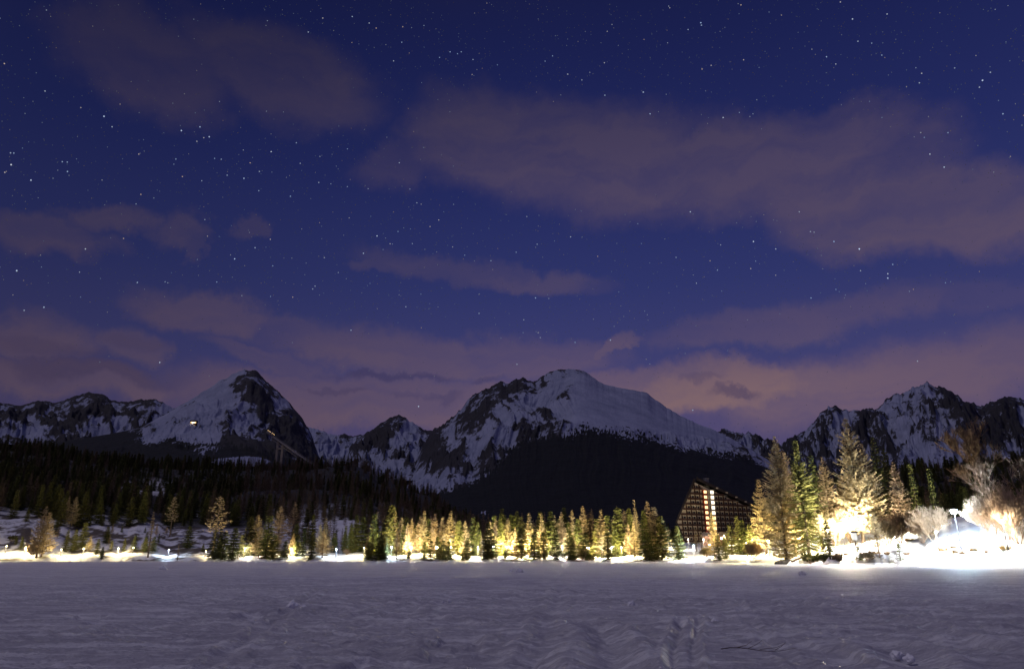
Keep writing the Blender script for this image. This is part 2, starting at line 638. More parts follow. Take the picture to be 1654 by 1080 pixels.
# ------------------------------------------------------------------ shore terrain
COLS = [-400, -200, 0, 150, 300, 420, 560, 620, 680, 740, 800, 950, 1100, 1200, 1290, 1380, 1475, 1584, 1654, 1900, 2200]
COL_AZ = np.array([azel(c, 890)[0] for c in COLS])
RS = [335, 338, 340, 335, 320, 300, 286, 280, 276, 273, 270, 264, 252, 222, 178, 166, 158, 151, 146, 130, 120]
OFF = [0, 6, 15, 30, 60, 100]
HT = {-400: [1.5, 3, 7, 17, 26], -200: [1.5, 3, 7, 17, 26], 0: [1.5, 3.2, 7, 17, 25], 150: [1.5, 3, 6, 14, 23], 300: [1, 2, 4, 9, 17], 420: [1, 2, 4, 9, 15],
      560: [1, 2, 3.5, 6, 11], 620: [1, 2, 3.5, 6, 11], 680: [1, 2, 3.5, 6, 10], 740: [.9, 1.8, 3, 5, 8], 800: [.8, 1.5, 2.5, 4, 7], 950: [.8, 1.5, 2.5, 4, 7],
      1100: [.6, 1.2, 2, 3, 5], 1200: [.8, 1.5, 2.5, 4, 7], 1290: [1, 2, 3, 5, 8], 1380: [2.3, 3.6, 5, 7, 11], 1475: [2, 4.6, 7, 8.2, 11],
      1584: [2.4, 5.8, 9.4, 10.5, 13], 1654: [3, 7, 10.8, 12, 15], 1900: [3.5, 8, 12, 14, 16], 2200: [3.5, 8, 12, 14, 16]}
FAR_D = [500, 700, 900, 1100, 1400]
FAR_H = {-400: [35, 62, 100, 110, 100], -200: [35, 62, 104, 112, 100], 0: [34, 60, 104, 112, 95], 150: [32, 56, 100, 108, 90], 300: [26, 54, 100, 106, 90], 420: [25, 58, 102, 108, 90],
         560: [24, 60, 108, 104, 90], 620: [20, 50, 95, 92, 80], 680: [17, 38, 77, 70, 70], 740: [14, 25, 46, 48, 45], 800: [10, 14, 24, 30, 35], 950: [9, 12, 18, 26, 35],
         1100: [10, 12, 20, 30, 35], 1200: [12, 19, 42, 52, 55], 1290: [14, 28, 58, 66, 60], 1380: [16, 38, 80, 84, 70], 1475: [18, 42, 90, 90, 70], 1584: [20, 42, 90, 90, 70],
         1654: [20, 42, 90, 90, 70], 1900: [22, 46, 90, 90, 70], 2200: [22, 46, 90, 90, 70]}


def shore_r(az):
    return interp_s(az, COL_AZ, RS) + 5.0 * (vnoise(az * 60, az * 0, 5) - .5) * 2 + 2 * (vnoise(az * 220, az * 0, 6) - .5)


_near = np.array([HT[c] for c in COLS])
_far = np.array([FAR_H[c] for c in COLS])


def terrain_z(X, Y):
    X = np.asarray(X, float)
    Y = np.asarray(Y, float)
    az = np.arctan2(X, Y)
    r = np.hypot(X, Y)
    rs = shore_r(az)
    azc = np.clip(az, COL_AZ[0], COL_AZ[-1])
    d = r - rs
    ds = [0] + OFF[1:]
    hs = [np.zeros_like(r)] + [interp_s(azc, COL_AZ, _near[:, k]) for k in range(5)]
    z = np.zeros_like(r)
    for k in range(5):
        t = np.clip((d - ds[k]) / (ds[k + 1] - ds[k]), 0, 1)
        z = z + (hs[k + 1] - hs[k]) * t
    prev_d = rs + 100
    prev_h = hs[5]
    for k, fd in enumerate(FAR_D):
        fh = interp_s(azc, COL_AZ, _far[:, k])
        t = np.clip((r - prev_d) / (fd - prev_d), 0, 1)
        z = z + (fh - prev_h) * smooth01(t)
        prev_d, prev_h = fd, fh
    up = np.clip(d / 25, 0, 1)
    z = z + up * (1.6 * (fbm(X * .06, Y * .06, 4, 201) - .5) + np.clip(d / 120, 0, 1) * 6 * (fbm(X * .02, Y * .02, 4, 211) - .5))
    z = z + np.clip((r - 450) / 300, 0, 1) * 14 * (fbm(X * .006, Y * .006, 4, 221) - .5)
    z = z + np.clip(d / 3, 0, 1) * np.clip(1 - d / 25, 0, 1) * .7 * (fbm(X * .35, Y * .35, 4, 231) - .45)
    z = np.where(d < 0, np.maximum(d * .12, -.8), z)
    return z


def tz(x, y):
    return float(terrain_z(np.array([x]), np.array([y]))[0])


t_az = np.concatenate([np.radians(np.linspace(-50, -46, 12))[:-1], np.radians(np.linspace(-46, 46, 760)), np.radians(np.linspace(46, 58, 20))[1:]])
A0 = np.tile(t_az, (1, 1))
kk = np.concatenate([np.linspace(-6, 34, 60), np.geomspace(34, 1120, 130)[1:]])
TA, TK = np.meshgrid(t_az, kk)
TR = shore_r(TA) + TK
TX, TY = np.sin(TA) * TR, np.cos(TA) * TR
TZ = terrain_z(TX, TY)
nr, na = TA.shape
i = np.arange((nr - 1) * na).reshape(nr - 1, na)[:, :-1].ravel()
me = mesh('snowy_shore', np.stack([TX, TY, TZ], -1).reshape(-1, 3), np.stack([i, i + 1, i + na + 1, i + na], -1), M['shore'], True)
px_, py_ = project(TX, TY, TZ)
# forest floor of the hills behind
fl = smooth01((TR - np.where(px_ < 430, 412, 480)) / np.where(px_ < 430, 40, 160) + (fbm(TX * .01, TY * .01, 4, 301) - .5) * 1.4)
clear = smooth01((fbm(TX * .012, TY * .012, 4, 321) - .5) * 8) * ((px_ > 150) & (px_ < 320) & (TR > 500) & (TR < 800))
fattr(me, 'forest', np.clip(fl - clear * .7, 0, 1))
dd = TK
br = ((px_ > 1290) & (px_ < 1450) & (dd > 1.0) & (dd < 9)) * smooth01((fbm(TX * .22, TY * .22, 4, 331) - .46) * 8) * .9
br = np.maximum(br, ((px_ > 930) & (px_ < 1060) & (dd > .5) & (dd < 4)) * .6 * smooth01((fbm(TX * .3, TY * .3, 3, 341) - .45) * 8))
br = np.maximum(br, ((px_ < 480) & (dd > 16) & (dd < 140)) * .95 * smooth01((fbm(TX * .13, TY * .13, 5, 351, .6) - .515) * 12))
br = np.maximum(br, ((px_ < 1080) & (dd > .3) & (dd < 9)) * .9 * smooth01((fbm(TX * .16, TY * .30, 4, 361, .6) - .56) * 12))
fattr(me, 'brush', br)
tag(link('snowy_shore', me), 'snowy lake bank rising into low wooded hills', None, None, 'structure')


# ------------------------------------------------------------------ mountains
def rbf(px, py, pts, eps=26.0):
    num = np.zeros_like(px)
    den = np.full_like(px, 1e-9)
    for x, y, s in pts:
        w = 1.0 / (((px - x) ** 2 + ((py - y) * 1.3) ** 2) / eps ** 2 + .08) ** 2
        num += w * s
        den += w
    return num / den


def mountain(name, label, ridge, D, Df, zf, pts, forest_line, relief, seed, jag=.25, p=1.15, na=520, nt=150, clearings=(), smooth_zone=None, dfun=None, jagged=None):
    rx = [q[0] for q in ridge]
    raz = np.array([azel(*q)[0] for q in ridge])
    rel = np.array([azel(*q)[1] for q in ridge])
    az = np.linspace(raz[0], raz[-1], na)
    el = np.interp(az, raz, rel)
    pxr = np.interp(az, raz, rx)
    jj = jag * (1.0 if jagged is None else np.interp(pxr, [q[0] for q in jagged], [q[1] for q in jagged]))
    el = el + jj * .0060 * (fbm(az * 200, az * 0 + seed, 4, seed, .62) - .5)
    Dr = D * (1 + .10 * (fbm(az * 9, az * 0, 2, seed + 5) - .5))
    if dfun is not None:
        Dr = Dr * dfun(az)
    zr = Dr * np.tan(el) + CAM_H
    t = np.concatenate([np.linspace(0, 1, nt), np.linspace(1, 1.35, 22)[1:]])
    T, AZ = np.meshgrid(t, az, indexing='ij')
    kern = np.exp(-.5 * (np.arange(-70, 71) / 24.0) ** 2)
    zs = np.convolve(np.pad(zr, 70, mode='edge'), kern / kern.sum(), mode='valid')      # lower slopes forget the crest's fine teeth
    mixr = smooth01((np.clip(t, 0, 1) - .55) / .45)[:, None]
    ZR = zs[None, :] * (1 - mixr) + zr[None, :] * mixr
    DR = np.tile(Dr, (len(t), 1))
    R = Df + (DR - Df) * T
    X, Y = np.sin(AZ) * R, np.cos(AZ) * R
    tt = np.clip(T, 0, 1)
    Z = zf + (ZR - zf) * tt ** p
    back = np.clip(T - 1, 0, 1)
    Z = Z - back * (DR - Df) * .75
    env = np.clip(tt * 3, 0, 1) * np.clip((1 - tt) * 5, .0, 1)
    # gullies run down the slope: noise stretched along the fall line, bent a little
    w = AZ * D / 120 + 1.2 * (fbm(X * .0022, Y * .0022, 3, seed + 9) - .5) + .55 * T
    gul = fbm(w, T * 2.2, 5, seed + 21, .55, ridged=True)
    gul2 = fbm(w * 3.1 + 4, T * 7, 4, seed + 41, .55, ridged=True)
    lump = fbm(X * .0035, Y * .0035, 5, seed + 61, .55)
    calm = np.ones_like(Z)
    px, py = project(X, Y, Z)
    fy = np.interp(px, [q[0] for q in forest_line], [q[1] for q in forest_line])
    calm = 1 - .8 * smooth01((py - fy + 8) / 16)
    if smooth_zone is not None:
        calm = np.minimum(calm, 1 - .96 * smooth_zone(px, py))
    Z = Z + env * relief * calm * ((gul - .7) * .9 + (gul2 - .6) * .30 + (lump - .55) * 1.0)
    EL = np.tile(el, (len(t), 1))
    Z = np.where(T <= 1, np.minimum(Z, CAM_H + R * np.tan(EL) * (1 - .05 * np.clip(1 - T, 0, 1))), Z)
    px, py = project(X, Y, Z)
    n = len(t)
    i = np.arange((n - 1) * na).reshape(n - 1, na)[:, :-1].ravel()
    me = mesh(name, np.stack([X, Y, Z], -1).reshape(-1, 3), np.stack([i, i + 1, i + na + 1, i + na], -1), M['mountain'], True)
    S = rbf(px, py, pts)
    rough = np.clip(1.15 - np.abs(S - .5) * 1.4, .25, 1)
    nz = lambda q: (q - q.mean()) / q.std()
    snow = .5 + (S - .5) * .72 + rough * (.17 * nz(-gul) + .17 * nz(-gul2) + .10 * nz(fbm(X * .02, Z * .02, 4, seed + 81)))
    ridge_dark = np.clip((T - .965) / .03, 0, 1) * np.clip(1 - S, 0, 1)
    snow = snow - .35 * ridge_dark
    if smooth_zone is not None:
        zz = smooth_zone(px, py)
        snow = snow * (1 - zz) + zz * (.86 + .10 * (fbm(X * .02, Z * .03, 3, seed + 3) - .5))
    fy = np.interp(px, [q[0] for q in forest_line], [q[1] for q in forest_line])
    fo = .5 + (py - fy) / 24.0 + 1.3 * (fbm(X * .008, Z * .012, 4, seed + 91) - .5) + .9 * (vnoise(AZ * 700, T * 90, seed + 7) - .5)
    for cx, cy, hw, hh in clearings:
        u = ((px - cx) / hw) ** 2 + ((py - cy) / hh) ** 2
        fo = fo - 3.0 * np.clip(1.35 - u + .9 * (fbm(X * .02, Z * .02, 3, seed + 95) - .5), 0, 1)
        snow = np.where(u < 1.5, np.maximum(snow, .8), snow)
    fattr(me, 'snow', np.clip(snow, 0, 1))
    fattr(me, 'forest', np.clip(fo, 0, 1))
    o = link(name, me)
    tag(o, label, None, None, 'structure')
    return o


mountain('mountain_west_ridge', 'low dark rocky ridge at the far left with snow below its cliffs',
         [(-420, 640), (-250, 648), (-120, 640), (-40, 652), (0, 651), (30, 655), (60, 647), (90, 650), (108, 644), (124, 637), (140, 634), (158, 634), (170, 639), (180, 645), (200, 648), (225, 645), (255, 646), (270, 653), (282, 660), (330, 690), (400, 720)],
         4500, 2600, 330, [(30, 660, .25), (140, 648, .12), (200, 660, .25), (100, 678, .3), (60, 702, .85), (150, 697, .85), (20, 690, .7), (230, 668, .4), (200, 690, .8), (0, 652, .25), (250, 675, .8), (-200, 680, .5), (120, 662, .15)],
         [(-420, 712), (0, 722), (120, 720), (240, 712), (400, 740)], 170, 11, jag=.8, na=420, nt=100)

mountain('mountain_pyramid', 'pyramid shaped peak with dark rock face and snowy left shoulder',
         [(-420, 745), (-250, 738), (0, 722), (60, 719), (120, 710), (180, 700), (228, 690), (250, 678), (270, 667), (290, 655), (310, 644), (330, 631), (345, 622), (356, 613), (366, 609), (376, 604), (386, 599), (396, 597), (404, 598), (412, 597), (418, 602), (425, 609), (436, 621), (450, 633), (462, 644), (474, 657), (486, 672), (496, 688), (503, 702), (509, 720), (516, 738), (530, 762), (580, 800), (640, 830)],
         3000, 1150, 112, [(400, 602, .55), (385, 612, .65), (340, 640, .95), (310, 665, .92), (280, 680, .85), (250, 688, .8), (300, 700, 1), (340, 705, 1), (250, 712, 1), (430, 640, .16), (460, 670, .12), (480, 700, .12), (440, 690, .2),
                     (470, 720, .1), (500, 735, .1), (410, 625, .5), (383, 650, .8), (395, 668, .7), (427, 645, .45), (375, 695, .3), (390, 715, .25), (350, 660, .9), (368, 640, .8), (365, 715, .35), (420, 735, .15), (448, 655, .55), (400, 690, .25), (415, 705, .45), (434, 660, .12), (395, 640, .25), (330, 685, .75)],
         [(-420, 690), (60, 690), (200, 692), (225, 700), (236, 716), (262, 710), (290, 720), (325, 722), (350, 720), (366, 708), (400, 728), (440, 736), (480, 742), (520, 760)], 95, 23, jagged=[(230, .1), (300, .3), (350, 1), (520, 1)], jag=.8, na=640, nt=210,
         clearings=((385, 746, 46, 9),))

mountain('mountain_valley_peak', 'small far snowy peak closing the valley between the two big mountains',
         [(400, 760), (440, 720), (470, 692), (490, 688), (503, 690), (515, 695), (530, 700), (545, 703), (555, 700), (570, 705), (585, 701), (598, 695), (610, 686), (622, 679), (634, 672), (643, 669), (652, 673), (664, 681), (676, 688), (690, 695), (705, 693), (720, 690), (760, 720), (800, 760)],
         5000, 2300, 240, [(640, 678, .35), (662, 690, .9), (620, 700, .2), (600, 715, .3), (645, 708, .95), (560, 728, .6), (530, 715, .95), (518, 735, .95), (600, 740, .75), (570, 758, .85), (620, 762, .6), (640, 785, .95), (500, 700, .85), (610, 730, .35), (575, 712, .25), (590, 775, .9), (670, 720, .8), (680, 740, .6), (630, 745, .85), (545, 745, .9), (690, 700, .3)],
         [(400, 810), (800, 810)], 150, 37, jag=.9, na=320, nt=120)

mountain('mountain_dome', 'broad domed mountain with snow cap and rocky left flank above dark forest',
         [(600, 830), (625, 806), (645, 782), (662, 756), (678, 728), (692, 704), (702, 692), (713, 686), (725, 678), (738, 667), (748, 656), (756, 647), (768, 635), (785, 628), (800, 620), (810, 615), (822, 618), (834, 613), (845, 609), (853, 613), (864, 616), (875, 607), (889, 600), (905, 596), (920, 596), (935, 597), (944, 599), (954, 606), (966, 615), (975, 620), (1000, 626), (1025, 630), (1045, 634), (1060, 646), (1080, 660), (1100, 672), (1130, 685), (1160, 697), (1190, 712), (1220, 730), (1250, 748), (1300, 775), (1400, 805)],
         3200, 1120, 42, [(930, 606, .85), (960, 650, 1), (1000, 650, 1), (1040, 660, 1), (1080, 680, .95), (905, 650, .75), (900, 600, .35), (1000, 685, .95), (1060, 695, .85), (1120, 700, .8), (850, 650, .9), (800, 692, .9), (760, 718, .85), (825, 672, .9), (870, 632, .75),
                    (780, 648, .3), (740, 685, .2), (820, 632, .4), (700, 722, .2), (860, 616, .25), (895, 640, .42), (880, 668, .22), (845, 700, .22), (800, 730, .15), (742, 745, .2), (885, 620, .45), (720, 765, .7), (680, 772, .95), (655, 788, .95), (700, 748, .3), (690, 735, .2), (765, 670, .35),
                    (850, 690, .3), (760, 745, .3), (915, 680, .6), (720, 705, .25), (740, 720, .5), (970, 614, .5), (1055, 640, .5), (1095, 667, .6), (650, 765, .9), (665, 752, .5)],
         [(600, 800), (640, 797), (690, 797), (730, 785), (765, 770), (800, 748), (830, 722), (858, 706), (880, 698), (920, 694), (960, 694), (1000, 697), (1050, 703), (1100, 714), (1150, 725), (1200, 741), (1250, 756), (1400, 800)], 80, 41, jagged=[(640, 1), (860, 1.2), (900, .35), (1020, .15), (1045, .5), (1180, .4)], jag=1.0, na=720, nt=220,
         clearings=((810, 828, 44, 10),),
         smooth_zone=lambda x, y: smooth01((x - 905 - (y - 610) * .0) / 35) * smooth01((697 + np.clip(x - 1000, 0, 400) * .11 - y) / 10) * smooth01((y - 602) / 8))

mountain('mountain_east_crest', 'jagged far mountain crest with broad snowfield on the far right',
         [(1060, 730), (1110, 704), (1140, 699), (1160, 697), (1172, 691), (1185, 697), (1200, 699), (1214, 697), (1225, 703), (1234, 708), (1240, 704), (1252, 717), (1262, 716), (1280, 704), (1300, 696), (1313, 683), (1324, 670), (1334, 659), (1347, 654), (1358, 659), (1372, 663), (1395, 661), (1412, 661), (1424, 652), (1434, 642), (1446, 634), (1458, 637), (1466, 630), (1476, 623), (1486, 622), (1497, 618), (1510, 626), (1522, 624), (1534, 629), (1546, 637), (1556, 648), (1572, 651), (1584, 658), (1597, 651), (1612, 643), (1630, 640), (1645, 643), (1660, 645), (1750, 628), (1850, 640), (2000, 620)],
         6000, 2400, 230, [(1490, 636, .75), (1460, 660, .55), (1530, 640, .12), (1550, 665, .3), (1420, 690, .3), (1370, 690, .45), (1340, 680, .5), (1500, 685, .85), (1540, 722, 1), (1480, 722, .95), (1440, 712, .25), (1600, 700, .1), (1640, 680, .2), (1330, 720, .4), (1300, 712, .5),
                     (1200, 713, .9), (1180, 705, .3), (1232, 718, .3), (1565, 690, .2), (1510, 735, .97), (1600, 738, .85), (1515, 655, .5), (1445, 645, .3), (1400, 672, .3), (1350, 662, .25), (1385, 715, .3), (1478, 690, .7), (1280, 715, .35), (1520, 700, .8), (1450, 680, .6), (1575, 665, .15), (1900, 680, .5)],
         [(1060, 735), (1200, 745), (1300, 775), (1420, 770), (2000, 760)], 230, 59, jag=1.3, na=620, nt=150)
#@@PART2
# ------------------------------------------------------------------ hotel
HD = 420.0
HY = math.radians(25)
SHEAR = .86                        # the wings run back along the valley, not square to the facade
h0 = at(1122, 880, HD)
hbase = Vector((h0.x, h0.y, 0))
hdir = Vector((math.cos(HY), math.sin(HY), 0))
hnor = Vector((-math.sin(HY), math.cos(HY), 0))         # away from the lake


def facade(px, py):
    """photograph pixel -> (along, height) on the facade plane of the hotel"""
    d = Vector(ray(px, py))
    o = Vector((0, 0, CAM_H))
    k = (hbase - o).dot(hnor) / d.dot(hnor)
    p = o + d * k
    return (p - hbase).dot(hdir), p.z


hz0 = tz(hbase.x, hbase.y) - 1.0
hotel = empty('hotel', (hbase.x, hbase.y, 0), HY)
tag(hotel, 'big triangular hotel with sloping roof, rows of balconies and lit stair windows', 'hotel')
apex = facade(1122, 774)
eaveL = facade(1092, 842)
footL = facade(1106, 874)
eaveR = facade(1232, 826)
sR = eaveR[0]
base_z = footL[1]


def edge_s(z, side):
    if side < 0:
        if z >= eaveL[1]:
            t = (z - eaveL[1]) / (apex[1] - eaveL[1])
            return eaveL[0] + (apex[0] - eaveL[0]) * t
        t = (z - footL[1]) / (eaveL[1] - footL[1])
        return footL[0] + (eaveL[0] - footL[0]) * max(t, 0)
    if z >= eaveR[1]:
        t = (z - eaveR[1]) / (apex[1] - eaveR[1])
        return eaveR[0] + (apex[0] - eaveR[0]) * t
    return sR


DEEP = 17.0
# back wall of the loggias, one wide mass that carries everything
wl = MB().prism([(footL[0] + 1, base_z), (sR - .6, base_z), (sR - .6, eaveR[1] - 1.0), (apex[0], apex[1] - 1.6), (eaveL[0] + .9, eaveL[1])], .9, DEEP, SHEAR)
wl.build('wall', M['wall'], hotel)
MB().prism([(footL[0] + 4, hz0 - 3), (sR - 1, hz0 - 3), (sR - 1, base_z - .02), (footL[0] + 4, base_z - .02)], 2.6, DEEP - 1, SHEAR).build('ground_floor', M['concrete'], hotel)


def slab_roof(name, a, b, th, over):
    d = Vector((b[0] - a[0], b[1] - a[1]))
    n = Vector((-d.y, d.x)).normalized()
    if n.y < 0:
        n = -n
    MB().prism([(a[0], a[1]), (b[0], b[1]), (b[0] + n.x * th, b[1] + n.y * th), (a[0] + n.x * th, a[1] + n.y * th)], -over, DEEP + .6, SHEAR).build(name, M['roof'], hotel)
    return n


nL = slab_roof('roof', (eaveL[0] - .4, eaveL[1] - 1.0), (apex[0] - .2, apex[1] + .1), 1.1, .9)
nR = slab_roof('roof', (apex[0] + .2, apex[1]), (eaveR[0] + .8, eaveR[1] - .3), 1.5, 1.1)
slab_roof('side_wall', (footL[0], base_z), (eaveL[0], eaveL[1] - 1.1), .7, .3)
FH = 2.95
nfl = int((apex[1] - base_z) / FH)
unit_win = MB().box((-.7, 0, 0), (.7, .05, 1.15)).me('window', M['glass'])
unit_door = MB().box((-.42, 0, 0), (.42, .05, 2.05)).me('balcony_door', M['glass'])
unit_frame = MB().box((-.95, -.01, -.09), (.95, .08, 0)).me('sill', M['wood'])
part_cache = {}
stairA = [facade(1141, y)[0] for y in (800, 850)]
sA = sum(stairA) / 2
sB = facade(1150, 800)[0]
rnd = random.Random(3)
for k in range(nfl):
    z = base_z + k * FH
    l0, l1 = edge_s(z + .2, -1) + .5, edge_s(z + .2, 1) - .6
    zt = min(z + FH, apex[1] - 1)
    lt0, lt1 = edge_s(zt, -1) + .6, edge_s(zt, 1) - .8
    if l1 - l0 < 4:
        continue
    MB().box((l0, 0.0, z - .12), (l1, .95, z + .12)).build('balcony_floor', M['concrete'], hotel)
    p0, p1 = max(l0, edge_s(z + 1.0, -1) + .5), min(l1, edge_s(z + 1.0, 1) - .7)
    for a, b in ((p0, sA - 1.5), (sB + 1.6, p1)):
        if b - a > 1:
            MB().box((a, -.12, z - .25), (b, 0.0 - .004, z + .70)).build('balcony_parapet', M['wood'], hotel)
            MB().box((a, -.20, z + .80), (b, 0.02, z + .90)).build('handrail', M['wood'], hotel)
    s = math.ceil((lt0 + .4) / 3.5) * 3.5
    while s < lt1 - .3:
        if not (sA - 1.7 < s < sB + 1.8):
            q = link('partition', part_cache.setdefault(round(zt - z, 2), MB().box((-.1, 0, 0), (.1, .85, zt - z - .25)).me('partition', M['wood'])), hotel, (s, .06, z + .125))
        c = s + 1.75
        if c + 1.2 < lt1 and not (sA - 2.6 < c < sB + 2.7):
            w = link('window', unit_win, hotel, (c + .45, .84, z + .95))
            link('sill', unit_frame, w, (0, 0, 0))
            link('balcony_door', unit_door, hotel, (c - 1.05, .84, z + .14))
        s += 3.5
    # two stair shafts with lit windows
    if z + 1 < apex[1] - 5.5:
        MB().box((sA - 1.45, -.3, z - .1), (sA + 1.45, 1.58, z + FH - .105)).build('stair_panel', M['red'], hotel)
        w = link('stair_window', MB().box((-1.0, 0, 0), (1.0, .06, 1.6)).me('stair_window', M['lit_warm'] if k > 1 else M['lit_dim']), hotel, (sA, -.365, z + .75))
        MB().box((-.05, -.04, 0), (.05, -.002, 1.6)).build('mullion', M['wood'], w)
        MB().box((-.10 - 1, -.06, -.12), (1.10, 0.05, -.003)).build('sill', M['concrete'], w)
    if z + 1 < apex[1] - 6.5:
        MB().box((sB - 1.5, -.2, z - .1), (sB + 1.5, 1.58, z + FH - .105)).build('stair_panel', M['wall'], hotel)
        w = link('stair_window', MB().box((-1.1, 0, 0), (1.1, .06, 1.75)).me('stair_window', M['lit_white'] if k > 4 else M['lit_warm']), hotel, (sB, -.265, z + .65))
        MB().box((-.05, -.04, 0), (.05, -.002, 1.75)).build('mullion', M['wood'], w)
# two guest rooms with a light on
for px, py in ((1125, 816), (1127, 822)):
    s, z = facade(px, py)
    MB().box((s - .35, .78, z - .6), (s + .35, .83, z + .6)).build('lit_window', M['lit_dim'], hotel)
# attic window band, chimney with aerial, skylights along the right roof
s, z = facade(1131, 786)
MB().box((s - .8, .80, z - .6), (s + .8, .87, z + .7)).build('attic_window', M['glass'], hotel)
s, z = facade(1151, 786)
ch = MB().box((s - 1.0, 4, z - 5), (s + 1.0, 6.2, z + 5.2)).build('chimney', M['concrete'], hotel)
MB().box((s - 1.25, 3.8, z + 5.21), (s + 1.25, 6.4, z + 5.6)).build('chimney_cap', M['concrete'], ch)
MB().tube([(s + .3, 5, z + 5.6), (s + .3, 5, z + 7.6)], [.08, .05], 5).tube([(s - .8, 5, z + 7.2), (s + 2.2, 5, z + 7.6)], [.06, .06], 5).build('aerial', M['metal'], ch)
for f in (.30, .44, .58, .72, .86):
    s = apex[0] + (eaveR[0] - apex[0]) * f
    z = apex[1] + (eaveR[1] - apex[1]) * f
    d = MB().box((s - 1.0, -1.35, z + .15), (s + 1.1, -.2, z + 1.25)).build('dormer', M['roof'], hotel)
    MB().box((s - .8, -1.40, z + .3), (s + .9, -1.352, z + 1.05)).build('pane', M['wall'], d)
# low restaurant wing in front of the hotel, with its row of warm lamps
wc = at(1190, 866, 372)
wing = empty('restaurant_pavilion', (wc.x, wc.y, tz(wc.x, wc.y) - .5), math.radians(12))
tag(wing, 'low dark restaurant pavilion with a row of small warm windows before the hotel', 'building')
wh = wc.z - wing.location.z
MB().box((-14, 0, 0), (12, 9, wh + .2)).build('wall', M['wood'], wing)
MB().prism([(-15, wh + .21), (13, wh + .21), (11, wh + 2.2), (-13, wh + 2.2)], -.9, 10).build('roof', M['roof'], wing)
for j, (px, py, big) in enumerate(((1166, 864, 1.0), (1171, 868, .7), (1180, 868, 1.7), (1188, 869, .7), (1194, 867, .6), (1205, 865, 1.0), (1210, 865, .8), (1215, 865, 1.0))):
    sx = (px - 1190) / FPX * 372 * 1.02
    w = MB().box((sx - .55 * big, -.12, wh - 1.35), (sx + .55 * big, -.003, wh - .25)).build('window', M['lit_white'] if big > .9 else M['lit_warm'], wing)
    MB().box((sx - .55 * big - .1, -.17, wh - 1.47), (sx + .55 * big + .1, -.002, wh - 1.352)).build('sill', M['wood'], w)

# ------------------------------------------------------------------ mountain chalet
bpy.context.view_layer.update()
_d = Vector(ray(313, 684)).normalized()
_hit = bpy.data.objects['mountain_pyramid'].ray_cast(Vector((0, 0, CAM_H)), _d, distance=9000)
ca = _hit[1] if _hit[0] else at(313, 684, 2420)
chalet = empty('mountain_chalet', (ca.x, ca.y, ca.z), math.radians(8))
tag(chalet, 'small brightly lit chalet high on the snowy shoulder of the pyramid peak', 'chalet')
MB().box((-9, -6, -14), (9, 6, 5.5)).build('wall', M['wood'], chalet)
MB().add([(-10.5, -7.5, 5.4), (10.5, -7.5, 5.4), (10.5, 7.5, 5.4), (-10.5, 7.5, 5.4), (-10, 0, 11), (10, 0, 11)], [(0, 1, 5, 4), (1, 2, 5), (2, 3, 4, 5), (3, 0, 4), (0, 3, 2, 1)]).build('roof', M['roof'], chalet)
for x in (-6.5, -3.2, 0, 3.2, 6.5):
    w = MB().box((x - 1.25, -6.12, 1.2), (x + 1.25, -6.003, 4.2)).build('window', M['lit_white'] if abs(x) < 4 else M['lit_warm'], chalet)
    MB().box((x - 1.45, -6.2, .9), (x + 1.45, -6.002, 1.197)).build('sill', M['wood'], w)
cl_l = bpy.data.lights.new('chalet_light', 'POINT')
cl_l.energy = 3500
cl_l.color = (1, .74, .45)
cl_l.shadow_soft_size = 1
clo = bpy.data.objects.new('chalet_light', cl_l)
col.objects.link(clo)
clo.parent = chalet
clo.location = (0, -12, 5)

# ------------------------------------------------------------------ ski jump
J0 = at(436, 701, 1040)
J1 = at(516, 757, 985)
jd = (J1 - J0)
jl = jd.length
jump = empty('ski_jump_tower', (J0.x, J0.y, 0))
tag(jump, 'pale concrete ski jump tower with sloping inrun above the dark forest', 'ski jump')
jx = jd.normalized()
jy = Vector((-jx.y, jx.x, 0)).normalized()
jz = jx.cross(jy)
if jz.z < 0:
    jz = -jz
    jy = -jy
off = Vector((0, 0, J0.z))


def jp(a, b, c):
    return off + jx * a + jy * b + jz * c


def jbox(mb, a0, a1, b0, b1, c0, c1):
    q = [jp(a, b, c) for c in (c0, c1) for a, b in ((a0, b0), (a1, b0), (a1, b1), (a0, b1))]
    mb.add(q, [(0, 3, 2, 1), (4, 5, 6, 7), (0, 1, 5, 4), (1, 2, 6, 5), (2, 3, 7, 6), (3, 0, 4, 7)])
    return mb


jbox(MB(), 0, jl, -2.6, 2.6, -1.0, 0).build('inrun', M['concrete'], jump)
for b in (-2.75, 2.75):
    mb = MB()
    jbox(mb, 0, jl, b - .12, b + .12, 1.0, 1.3)
    n = 20
    for k in range(n + 1):
        a = jl * k / n
        jbox(mb, a - .12, a + .12, b - .121, b + .121, .002, 1.0)
    mb.build('railing', M['concrete'], jump)
mb = MB()
jbox(mb, 2, jl - 6, -1.6, -1.2, -4.4, -4.0)
jbox(mb, 2, jl - 6, 1.2, 1.6, -4.4, -4.0)
for k in range(17):
    a = 2 + (jl - 10) * k / 17
    for b in (-1.4, 1.4):
        mb.tube([jp(a, b, -4.2), jp(a + (jl - 10) / 34, b, -1.0), jp(a + (jl - 10) / 17, b, -4.2)], [.22] * 3, 4)
mb.build('truss', M['concrete'], jump)
jbox(MB(), -5, 3, -3.4, 3.4, .01, 3.4).build('start_cabin', M['concrete'], jump)
for f, name in ((.20, 'pillar'), (.30, 'pillar')):
    p = jp(jl * f, 0, -4.4)
    gz = tz(J0.x + p.x, J0.y + p.y)
    MB().box((p.x - 1.5, p.y - 1.5, gz - 3), (p.x + 1.5, p.y + 1.5, p.z + 3.2)).build(name, M['concrete'], jump)
p = jp(jl * .25, 0, -4.4)
